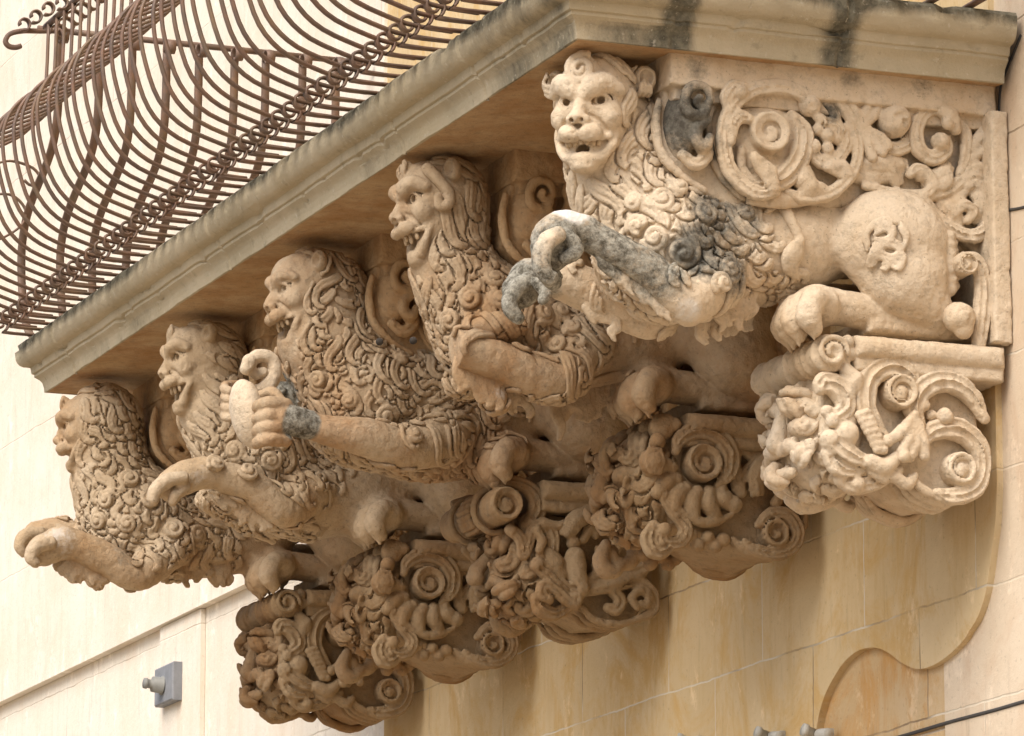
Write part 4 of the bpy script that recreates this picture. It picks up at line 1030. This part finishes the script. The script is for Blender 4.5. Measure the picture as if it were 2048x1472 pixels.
def mask(c, root, mat, px, py, rad, eye=True, n=.022, L=.085, r=.0065, ns=3, hook=200, flow=((0, -40, -.6, 1), (0, 60, -.1, 1)), snout=.0, name='mask', extra=None):
    """the grotesque on the front of a console: bulk, brow, nose, eyes and flowing leafy locks"""
    y = BY[c.i]; p = c.X(px, py); C = np.array([p[0], y, p[2]]); b = Vol(.0034); s_ = np.array(rad)
    b.ell(C, s_, None, .01)
    fx, fz = C[0]-s_[0], C[2]
    for q in (-1, 1):
        b.ell((fx+.012, y+q*s_[1]*.42, fz+.012), (.026, .032, .022), None, .008); b.tube([(fx-.004, y+q*.012, fz+.045), (fx-.006, y+q*.04, fz+.058), (fx+.02, y+q*.075, fz+.045)], [.012, .015, .010], .004)
        b.ell((fx+.004, y+q*.040, fz+.030), (.018, .020, .014), None, .002, True); b.tube([(fx+.008, y+q*.040, fz+.030)], [.010], .001)
        b.tube([(fx-.012, y+q*.010, fz-.030), (fx-.012, y+q*.04, fz-.022), (fx+.005, y+q*.075, fz-.045), (fx+.02, y+q*.085, fz-.02)], [.010, .013, .011, .006], .002)
    b.tube([(fx-.004, y, fz+.04), (fx-.016-snout, y, fz), (fx-.018-snout, y, fz-.012)], [.012, .017, .020], .004)
    b.tube([(fx-.005, y-.03, fz-.052), (fx-.012, y, fz-.048), (fx-.005, y+.03, fz-.052)], [.010, .012, .010], .002, True)
    b.tube([(fx-.002, y-.03, fz-.068), (fx-.010, y, fz-.07), (fx-.002, y+.03, fz-.068)], [.010, .013, .010], .003)
    if extra: extra(b)
    b.build(); V, Q = b.net(); carve_out(name, b, mat, root)
    I = (V[:, 0] < C[0]+s_[0]*.7) & ~((np.abs(V[:, 1]-y) < .075) & (V[:, 2] > fz-.075) & (V[:, 2] < fz+.062) & (V[:, 0] < C[0]-s_[0]*.35))
    pts = pick(V, I, n); D = np.zeros((len(pts), 3)); W_ = np.zeros((len(pts), 1))
    for dx, dy, vx, vz in flow:
        a = c.X(px+dx, py+dy); w = 1/(((pts[:, [0, 2]]-a[[0, 2]])**2).sum(1)+2e-4); D += w[:, None]*np.array([vx, 0, -vz]); W_ += w[:, None]
    D[:, 1] += (pts[:, 1]-y)*2.0*W_[:, 0]; D /= np.linalg.norm(D, axis=1, keepdims=True)
    m = Vol(.0032); hairlocks(b, m, pts, D, L=L, r=r, ns=ns, w=r*1.75, amp=45, hook=hook, lift=.007, T=12)
    carve_out('leafy_beard', m, mat, root, split=False)

def ledge(c, root, mat):
    x0 = P0w(1712, 690, -.14)[0]; z = P0w(1715, 668, -.145)[2]; y = BY[c.i]
    for a, b, w, rn in ((.0, .040, .150, .018), (.040, .064, .138, .007)):
        c.v.prism([(x0, z-b), (-.001, z-b), (-.001, z-a), (x0, z-a)], y-w, y+w, rn, .003)
    c.part('ledge', mat, root)
def ribs(c, pts, n, r, do, spread):
    for j in range(n):
        o = (j-(n-1)/2)*spread; c.T([(x, y, o*(1 if False else 0)+0) for x, y in pts], r, do+o, .002)

def console_A(i, label, mat):
    root = thing('scroll_console', label, 'stone console', (-.2, BY[i], -.62), 'scroll consoles carrying the lions')
    c = Carving(i, -.125); ledge(c, root, mat); c.h = .0034; c.v = Vol(c.h)
    c.prism([(1690, 700), (1965, 725), (1968, 930), (1945, 992), (1890, 1000), (1838, 978), (1800, 935), (1735, 935), (1680, 925), (1655, 880), (1650, 800), (1660, 725)], .105)
    c.part('core', mat, root)
    c.T([(1826, 800), (1818, 752), (1776, 733), (1737, 757), (1727, 805), (1745, 850), (1778, 885)], [12, 20, 24, 24, 24, 20, 10], .0)
    c.disc(1797, 785, 36, .010); c.part('volute', mat, root)
    c.T([(1838, 850), (1826, 815), (1838, 782), (1872, 763), (1910, 768), (1945, 795), (1968, 838)], [14, 22, 24, 24, 22, 19, 12], .0)
    for a, b in (((1850, 760), (1868, 800)), ((1885, 750), (1893, 795)), ((1922, 760), (1915, 805)), ((1950, 785), (1935, 822))): c.T([a, b], [5, 4], -.022, .002, True, True)
    c.ball(1845, 812, 13, -.005); c.ball(1885, 835, 17, -.01); c.ball(1862, 830, 11); c.part('leaf', mat, root)
    c.T([(1838, 890), (1866, 862), (1912, 858), (1950, 885), (1966, 930), (1950, 975), (1910, 992), (1872, 985)], [10, 20, 24, 22, 18, 20, 18, 10], .002)
    c.disc(1918, 938, 34, .008); c.part('volute', mat, root)
    for j in range(4): c.T([(1822, 950+4*j, .02*j), (1850, 978+5*j, .02*j), (1900, 998+3*j, .02*j), (1945, 985, .02*j)], [6, 10, 10, 6], .005)
    c.part('ribbed_leaf', mat, root)
    for p in ([(1818, 838), (1800, 862), (1772, 884)], [(1822, 845), (1812, 880), (1797, 905)], [(1828, 845), (1826, 885), (1815, 918)], [(1835, 850), (1840, 890), (1842, 915)]): c.T(p, [9, 13, 11], -.012)
    c.ball(1768, 884, 13, -.012); c.ball(1800, 915, 14, -.015); c.ball(1824, 832, 12, -.01)
    c.part('leaf', mat, root)
    for j in range(7): t = j/6; c.T([(1712+36*t, 832+70*t), (1730+32*t, 826+76*t)], [9, 9], -.012, .0015)
    c.part('rope', mat, root)
    y = BY[i]; a = c.X(1655, 708); z = a[2]
    c.v.tube([(a[0], y-.118, z), (a[0], y+.118, z)], .030, .003)
    for o in (-.128, -.085, -.06, .0, .06, .085, .128): c.v.ell((a[0], y+o, z), (.035, .014, .035), None, .003)
    for q in (-1, 1):
        th = np.linspace(0, 2*pi*1.6, 26); rr = .030*(1-.75*th/th[-1]); c.v.tube(np.stack([a[0]+rr*np.cos(th), np.full(26, y+q*.148), z+rr*np.sin(th)], 1), .0055, .0015)
    c.ball(1692, 686, 15, -.005); c.ball(1702, 708, 16, .0); c.ball(1690, 728, 12, .0); c.part('roll', mat, root)
    # front: curling leaves and a weathered mask
    c.T([(1640, 780), (1648, 764), (1678, 778), (1692, 812), (1672, 832), (1652, 822)], [12, 20, 24, 20, 16, 12], .0)
    c.T([(1690, 740), (1704, 765), (1694, 792)], [14, 20, 12], -.005); c.ball(1708, 758, 14, -.012)
    c.ball(1692, 868, 27, .0); c.ball(1702, 838, 20, .01); c.ball(1664, 842, 15, -.004); c.ball(1662, 842, 7, -.02, sub=True)
    c.T([(1660, 880), (1690, 905), (1720, 920), (1748, 922)], [20, 22, 16, 8], .0); c.T([(1662, 905), (1680, 932), (1710, 940), (1738, 928)], [16, 20, 15, 9], .01)
    c.T([(1740, 925), (1765, 935), (1790, 915)], [16, 18, 12], -.005); c.T([(1748, 940), (1770, 955), (1800, 940)], [14, 15, 10], .005)
    c.T([(1690, 955), (1715, 968), (1748, 965), (1780, 958)], [14, 18, 16, 10], .02); c.ball(1720, 965, 15, .01); c.ball(1700, 960, 14, .03); c.T([(1790, 955), (1815, 968), (1830, 950)], [12, 12, 8], .0)
    c.part('leaf', mat, root)
    mask(c, root, mat, 1694, 855, (.062, .112, .105), n=.040, L=.105, r=.0115, ns=2, hook=280, flow=((-40, -60, -.8, .2), (-40, 60, -.5, 1), (20, 80, .4, 1)))
    return root
def console_B(i, label, mat):
    root = thing('scroll_console', label, 'stone console', (-.2, BY[i], -.62), 'scroll consoles carrying the lions')
    c = Carving(i, -.125); ledge(c, root, mat); c.h = .0036; c.v = Vol(c.h); y = BY[i]
    c.prism([(1335, 858), (1560, 880), (1605, 930), (1612, 1045), (1592, 1098), (1545, 1116), (1490, 1104), (1420, 1066), (1350, 1045), (1330, 1010), (1305, 960), (1305, 890)], .105); c.part('core', mat, root)
    c.T([(1348, 905), (1358, 878), (1390, 864), (1428, 872), (1455, 905), (1455, 945), (1432, 972)], [8, 15, 19, 20, 20, 17, 6], -.006)
    c.disc(1404, 926, 39, .008, 0); c.part('volute', mat, root)
    for an in (172, 146, 122, 99, 76, 54):
        a = radians(an); u0, v0 = cos(a), sin(a)
        c.T([(1404+62*u0, 926+58*v0), (1404+84*u0-8*v0, 926+80*v0+8*u0), (1404+106*u0, 926+104*v0)], [13, 19, 14], .002, .0015)
    c.T([(1312, 935), (1330, 990), (1372, 1032), (1420, 1046), (1462, 1030)], [6, 9, 10, 10, 6], .0); c.ball(1468, 1008, 18, .0); c.part('gadroon_leaf', mat, root)
    c.T([(1482, 985), (1470, 940), (1478, 900), (1500, 882), (1515, 895), (1505, 912), (1492, 905)], [14, 14, 10, 10, 10, 9, 8], .006)
    c.T([(1475, 975), (1500, 935), (1540, 908), (1580, 920), (1602, 965), (1608, 1020)], [12, 10, 11, 11, 11, 8], .004)
    c.leaf([(1512, 990), (1508, 950), (1530, 925), (1556, 925)], 18, 3, .0, 7); c.T([(1520, 890), (1528, 880), (1540, 892)], [8, 11, 7], .0); c.ball(1546, 880, 9)
    c.T([(1540, 965), (1552, 945), (1572, 945), (1580, 958)], [10, 13, 11, 8], .0); c.T([(1552, 1005), (1565, 985), (1590, 985), (1604, 1002)], [10, 12, 10, 8], .0); c.ball(1592, 1018, 11); c.ball(1552, 1006, 12)
    c.T([(1555, 885), (1590, 915), (1610, 980), (1612, 1050)], [7, 9, 9, 8], .01); c.part('acanthus_leaf', mat, root)
    c.T([(1515, 1050), (1540, 1028), (1575, 1032), (1594, 1062), (1584, 1094), (1550, 1108), (1512, 1100), (1488, 1082)], [8, 13, 15, 15, 15, 14, 12, 6], -.002); c.disc(1549, 1066, 30, .006, 0)
    for j in range(3): c.T([(1470, 1078, .016*j), (1500, 1100, .016*j), (1550, 1108, .016*j), (1590, 1094, .016*j)], [7, 10, 10, 7], .01)
    c.part('volute', mat, root)
    a = c.X(1338, 852)
    for k, o in enumerate(np.linspace(-.12, .12, 9)): c.v.ell((a[0]-.01+.008*(k % 2), y+o, a[2]), (.026, .017, .026), None, .002)
    c.ball(1350, 850, 14); c.part('roll', mat, root)
    # bearded mask with flowing locks, at the front
    c.ball(1300, 925, 27, -.006)
    for j in range(5): c.T([(1288+6*j, 902), (1284+8*j, 927), (1292+5*j, 950)], [4, 6, 4], -.022, .001)
    c.ball(1312, 884, 17, -.005); c.T([(1320, 980), (1350, 1030), (1370, 1055), (1362, 1082), (1335, 1085), (1325, 1065)], [11, 12, 15, 15, 14, 12], .0); c.ball(1327, 1060, 15, -.008)
    c.T([(1310, 1050), (1300, 1075), (1308, 1098), (1325, 1102), (1340, 1090)], [12, 17, 18, 16, 12], .006)
    for (px, py) in ((1385, 1068), (1420, 1073), (1450, 1078), (1400, 1088), (1435, 1090)): c.ball(px, py, 15, .01)
    c.part('leaf', mat, root)
    mask(c, root, mat, 1325, 955, (.058, .122, .105), n=.032, L=.125, r=.0088, ns=3, hook=150, flow=((-30, -80, -.9, .5), (-40, 0, -.35, 1), (-20, 90, .1, 1), (40, 120, .5, .8)))
    return root
def console_C(i, label, mat):
    root = thing('scroll_console', label, 'stone console', (-.2, BY[i], -.62), 'scroll consoles carrying the lions')
    c = Carving(i, -.125); ledge(c, root, mat); c.h = .0036; c.v = Vol(c.h); y = BY[i]
    c.prism([(1060, 1020), (1290, 1045), (1302, 1200), (1275, 1240), (1205, 1242), (1160, 1215), (1110, 1215), (1080, 1165), (1060, 1090)], .10); c.part('core', mat, root)
    a = c.X(1010, 1012)
    c.v.tube([(a[0], y-.12, a[2]), (a[0], y+.12, a[2])], .034, .003); c.disc(1006, 1010, 36, .016)
    for q in (-1, 1): c.v.tube([(a[0]+.046*cos(t)*1.0, y+q*.065, a[2]+.046*sin(t)) for t in np.linspace(0, 2*pi, 26)], .007, .002)
    for k in range(9): t = 1.9+k*.28; c.v.tube([(a[0]+.042*cos(t), y-.03, a[2]+.042*sin(t)), (a[0]+.042*cos(t), y+.03, a[2]+.042*sin(t))], .006, .001)
    c.T([(1062, 1050), (1080, 1015), (1066, 980), (1030, 962), (990, 968)], [16, 18, 15, 12, 7], .01); c.part('roll', mat, root)
    c.T([(1022, 1060), (1040, 1078), (1046, 1110), (1056, 1088), (1064, 1058), (1088, 1050), (1104, 1075), (1100, 1105), (1080, 1112)], [13, 12, 11, 11, 12, 15, 15, 14, 10], .0)
    c.T([(1070, 1062), (1080, 1082), (1074, 1102)], [9, 10, 7], -.012); c.T([(1085, 1050), (1115, 1052), (1128, 1045)], [12, 10, 6], -.004); c.part('scroll_ribbon', mat, root)
    c.leaf([(1130, 1070), (1150, 1040), (1188, 1022)], 18, 3, .0, 9); c.ball(1146, 1086, 15); c.T([(1165, 1080), (1180, 1058), (1190, 1070)], [9, 11, 8]); c.part('leaf', mat, root)
    c.T([(1148, 1115), (1152, 1150), (1160, 1178)], [20, 19, 17], -.005); c.T([(1075, 1130), (1100, 1150), (1130, 1178), (1160, 1186)], [16, 17, 15, 12], .0)
    c.T([(1095, 1105), (1110, 1125), (1122, 1150)], [16, 20, 14], .004)
    c.T([(1095, 1200), (1080, 1188), (1086, 1172), (1106, 1180), (1128, 1200), (1148, 1212)], [10, 12, 12, 12, 12, 9], -.008); c.T([(1075, 1195), (1085, 1215), (1110, 1226), (1145, 1210)], [12, 16, 15, 11], .01)
    c.ball(1148, 1200, 18, .0); c.ball(1150, 1202, 8, -.022, sub=True); c.part('leaf', mat, root)
    mask(c, root, mat, 1085, 1130, (.060, .105, .10), n=.037, L=.105, r=.0108, ns=2, hook=260, snout=.02, flow=((-30, -80, -.9, .3), (-40, 0, -.5, 1), (-10, 80, .3, 1)))
    c.T([(1168, 1168), (1200, 1140), (1222, 1108), (1232, 1088)], [9, 12, 12, 14], .0); c.ball(1228, 1085, 13, -.004); c.T([(1168, 1172), (1230, 1148), (1280, 1140), (1304, 1118)], [8, 12, 14, 13], .002); c.ball(1300, 1112, 12)
    c.T([(1190, 1130), (1200, 1112), (1196, 1098)], [8, 10, 7]); c.leaf([(1175, 1178), (1230, 1168), (1285, 1150)], 16, 3, .006, 7)
    c.T([(1175, 1185), (1230, 1172), (1280, 1165), (1308, 1190), (1306, 1222), (1275, 1238)], [8, 11, 12, 12, 11, 8], .004)
    c.T([(1272, 1215), (1262, 1198), (1275, 1182), (1294, 1190), (1292, 1210), (1280, 1208)], [8, 9, 9, 9, 8, 8], -.004); c.T([(1225, 1182), (1240, 1200), (1232, 1220), (1215, 1215)], [11, 13, 12, 9], .0)
    for j in range(3): c.T([(1166, 1212, .03*j), (1190, 1238, .03*j), (1240, 1248, .03*j), (1290, 1232, .03*j)], [6, 8, 8, 6], .006)
    c.part('palmette', mat, root)
    return root

def bracket(i, label, mat):
    root = thing('foliate_bracket', label, 'scroll bracket', (-.3, BY[i], -.2), 'foliate brackets under the slab')
    c = Carving(i, -.10); c.fat = 1.16; c.h = .0036; c.v = Vol(c.h)
    x0 = P0w(1338, 140, -.12)[0]; z1 = P0w(1345, 168, -.125)[2]; y = BY[i]
    c.v.prism([(x0, z1), (-.001, z1), (-.001, .012), (x0, .012)], y-.125, y+.125, .006); c.v.prism([(x0+.015, z1-.022), (-.001, z1-.022), (-.001, z1+.01), (x0+.015, z1+.01)], y-.108, y+.108, .004)
    c.part('beam', mat, root, [('lichen', 1385, 140, 60, .55), ('lichen', 1690, 165, 55, .62), ('lichen', 1830, 178, 60, .5), ('lichen', 1345, 130, 30, .4), ('lichen', 1760, 170, 40, .3)])
    c.prism([(1335, 170), (1328, 300), (1390, 372), (1480, 415), (1700, 410), (1880, 430), (1978, 520), (1984, 240)], .083)
    c.prism([(1958, 232), (1990, 236), (2002, 700), (1966, 694)], .15, .004); c.part('core', mat, root)
    # rolled leaf at the front end
    q = c
    c.v.ell(c.X(1372, 246, .06), (47*c.sc, .085, 86*c.sc), None, .004); c.v.ell(c.X(1372, 246, .06, -1), (47*c.sc, .085, 86*c.sc), None, .004)
    q.T([(1402, 222), (1390, 238), (1366, 232), (1358, 205), (1372, 180), (1398, 182), (1408, 205), (1394, 220), (1380, 210)], [9, 10, 10, 10, 10, 9, 8, 8, 7], -.026, .001, groove=False); q.ball(1384, 204, 9, -.034)
    for j in range(4): q.T([(1352-6*j, 195+8*j), (1342-4*j, 240+4*j), (1352-2*j, 290), (1378, 322+2*j)], [3.5, 4.5, 4.5, 3], -.022+.009*j, .001, True, True)
    q.T([(1404, 246), (1384, 262), (1384, 288), (1402, 296), (1410, 280)], [9, 11, 12, 10, 8], -.022, .0015, groove=False); q.ball(1398, 298, 15, -.012); q.T([(1362, 312), (1388, 330), (1412, 312), (1414, 296)], [10, 12, 11, 8], -.006)
    q.T([(1322, 200), (1316, 250), (1328, 305), (1368, 350), (1412, 378)], [7, 9, 9, 8, 6], .01)
    c.part('rolled_leaf', mat, root, [('lichen', 1380, 235, 120, .72), ('lichen', 1390, 180, 60, .6)])
    # the great volute
    c.v.ell(c.X(1535, 285, .03), (98*c.sc, .05, 98*c.sc), None, .004); c.v.ell(c.X(1535, 285, .03, -1), (98*c.sc, .05, 98*c.sc), None, .004)
    c.ball(1548, 282, 74, -.045, .045, .004, True, True)
    c.T([(1612, 225), (1592, 192), (1545, 178), (1490, 188), (1452, 225), (1438, 285), (1452, 345), (1495, 388), (1540, 388)], [10, 14, 15, 15, 14, 14, 14, 15, 12], -.018, .002)
    c.T([(1478, 300), (1482, 345), (1510, 370), (1560, 362), (1592, 320), (1600, 268), (1580, 232)], [8, 10, 14, 20, 22, 20, 10], -.008, .004)
    c.disc(1528, 270, 44, .022, 0); c.T([(1520, 250), (1535, 245), (1545, 258)], [3, 3, 3], -.046, .001, True, True)
    c.T([(1437, 190), (1422, 240), (1426, 300), (1448, 352), (1492, 398)], [5, 7, 7, 7, 5], .01)
    c.T([(1478, 178), (1456, 180), (1442, 200), (1448, 225)], [8, 14, 12, 8], -.022); c.ball(1470, 192, 13, -.03); c.T([(1486, 245), (1468, 240), (1456, 256), (1452, 290)], [9, 13, 11, 7], -.026)
    for j in range(4): c.T([(1496+11*j, 322+8*j), (1506+9*j, 345+6*j), (1528+5*j, 385)], [10, 9, 5], -.030, .002)
    c.part('volute', mat, root, [('lichen', 1425, 290, 60, .55), ('lichen', 1450, 370, 45, .5), ('lichen', 1560, 385, 30, .5), ('lichen', 1625, 200, 40, .4)])
    # swirl of acanthus beside it
    c.T([(1598, 182), (1650, 190), (1690, 228), (1712, 285), (1702, 345), (1655, 390), (1600, 398), (1570, 385)], [7, 10, 11, 11, 11, 12, 12, 8], -.008)
    c.T([(1612, 190), (1645, 205), (1672, 245), (1680, 300)], [6, 9, 9, 7], -.004)
    c.ball(1612, 214, 24, -.012); c.T([(1625, 235), (1640, 250), (1628, 265)], [9, 11, 8], -.014); c.ball(1612, 222, 8, -.035, sub=True)
    c.T([(1632, 262), (1652, 252), (1672, 262), (1668, 282)], [11, 15, 14, 9], -.008); c.ball(1648, 274, 16, -.012)
    c.T([(1612, 300), (1640, 325), (1672, 318), (1690, 288), (1688, 255)], [10, 14, 14, 12, 7], -.006); c.ball(1622, 295, 15, -.012); c.ball(1650, 300, 14, -.01)
    for j in range(4): c.T([(1648+8*j, 340+4*j), (1660+7*j, 335), (1675+6*j, 352)], [8, 9, 7], -.014, .002)
    c.T([(1600, 345), (1612, 375), (1640, 380)], [18, 22, 12], -.006); c.ball(1598, 362, 20, -.01); c.part('acanthus_leaf', mat, root, [('lichen', 1655, 230, 50, .6), ('lichen', 1640, 195, 50, .5), ('lichen', 1700, 215, 40, .4)])
    for p in ([(1712, 262), (1708, 228), (1690, 205)], [(1715, 255), (1728, 222), (1722, 196)], [(1720, 255), (1742, 232), (1752, 208)]): c.T(p, [9, 11, 9], -.008)
    c.ball(1752, 206, 13, -.01); c.ball(1722, 196, 12, -.01); c.ball(1692, 204, 11, -.01)
    for p in ([(1712, 262), (1728, 290), (1738, 318)], [(1716, 258), (1742, 285), (1758, 308)], [(1720, 256), (1752, 275), (1770, 295)]): c.T(p, [7, 9, 10], -.012)
    c.ball(1785, 243, 36, -.004); c.T([(1778, 240), (1795, 235), (1806, 228)], [5, 6, 7], -.034, .001, True, True); c.T([(1795, 250), (1810, 255)], [6, 6], -.032, .001, True, True)
    c.T([(1752, 285), (1785, 300), (1815, 288), (1826, 262)], [10, 14, 14, 8], .0); c.part('bud', mat, root)
    c.T([(1905, 240), (1875, 218), (1845, 228), (1828, 262), (1834, 300), (1862, 318), (1888, 302), (1890, 280)], [10, 13, 14, 15, 15, 15, 14, 9], -.006); c.ball(1874, 287, 20, -.012)
    c.T([(1875, 225), (1892, 235), (1905, 262)], [13, 18, 12], -.014); c.ball(1885, 252, 14, -.022); c.T([(1905, 235), (1928, 262), (1930, 310), (1918, 350)], [8, 12, 12, 9], -.002); c.part('volute', mat, root)
    c.T([(1968, 245), (1950, 290), (1935, 340), (1900, 380), (1850, 392), (1790, 385), (1730, 372)], [9, 12, 12, 12, 11, 10, 8], .0)
    for p in ([(1940, 300), (1958, 275), (1974, 262)], [(1938, 320), (1960, 305), (1976, 300)], [(1932, 345), (1955, 335), (1972, 345)], [(1925, 360), (1950, 352), (1965, 372)]): c.T(p, [8, 12, 8], -.004)
    c.T([(1845, 395), (1862, 372), (1848, 345), (1830, 338), (1818, 350)], [10, 11, 10, 10, 9], -.006); c.T([(1860, 375), (1885, 372), (1892, 352), (1878, 345)], [8, 10, 10, 8], -.008); c.ball(1838, 350, 14, .0)
    c.T([(1700, 345), (1745, 352), (1800, 345)], [14, 17, 12], .012)
    c.T([(1842, 398), (1875, 438), (1915, 468), (1955, 470), (1980, 435), (1975, 390), (1950, 365), (1932, 372)], [10, 13, 14, 14, 13, 13, 12, 9], -.004); c.T([(1905, 430), (1925, 412), (1942, 425), (1932, 442)], [8, 11, 11, 9], -.008); c.T([(1895, 410), (1915, 398), (1930, 385)], [9, 12, 8])
    # broad leaves filling the ground between the scrolls
    for p, w, n in (([(1500, 395), (1560, 400), (1630, 392)], 16, 3), ([(1712, 330), (1760, 325), (1812, 330)], 18, 3), ([(1900, 330), (1880, 350), (1850, 362)], 16, 3), ([(1950, 380), (1962, 410), (1950, 440)], 16, 3), ([(1880, 405), (1905, 425), (1920, 455)], 14, 3), ([(1725, 300), (1770, 330), (1800, 365)], 14, 3)): c.leaf(p, w, n, .010, 8)
    c.part('stem', mat, root)
    c.off = -.135
    c.T([(1932, 512), (1960, 522), (1972, 570), (1968, 640), (1962, 690)], [10, 15, 16, 17, 14], .012); c.disc(1934, 527, 24, .012, 0, do=.01); c.ball(1918, 636, 33, .0); c.T([(1915, 622), (1935, 628), (1928, 648)], [5, 6, 6], -.028, .001, True, True)
    c.ball(1925, 660, 20, -.004); c.part('scroll', mat, root)
    return root
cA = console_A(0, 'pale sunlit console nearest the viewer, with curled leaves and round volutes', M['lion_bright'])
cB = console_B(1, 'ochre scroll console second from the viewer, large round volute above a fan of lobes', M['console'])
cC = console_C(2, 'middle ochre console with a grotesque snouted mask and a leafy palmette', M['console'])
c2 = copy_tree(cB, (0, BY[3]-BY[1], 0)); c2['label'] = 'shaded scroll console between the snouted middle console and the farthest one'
c1 = copy_tree(cA, (0, BY[4]-BY[0], 0)); c1['label'] = 'dark farthest console seen against the bright sunlit wall, volutes and curled leaves'
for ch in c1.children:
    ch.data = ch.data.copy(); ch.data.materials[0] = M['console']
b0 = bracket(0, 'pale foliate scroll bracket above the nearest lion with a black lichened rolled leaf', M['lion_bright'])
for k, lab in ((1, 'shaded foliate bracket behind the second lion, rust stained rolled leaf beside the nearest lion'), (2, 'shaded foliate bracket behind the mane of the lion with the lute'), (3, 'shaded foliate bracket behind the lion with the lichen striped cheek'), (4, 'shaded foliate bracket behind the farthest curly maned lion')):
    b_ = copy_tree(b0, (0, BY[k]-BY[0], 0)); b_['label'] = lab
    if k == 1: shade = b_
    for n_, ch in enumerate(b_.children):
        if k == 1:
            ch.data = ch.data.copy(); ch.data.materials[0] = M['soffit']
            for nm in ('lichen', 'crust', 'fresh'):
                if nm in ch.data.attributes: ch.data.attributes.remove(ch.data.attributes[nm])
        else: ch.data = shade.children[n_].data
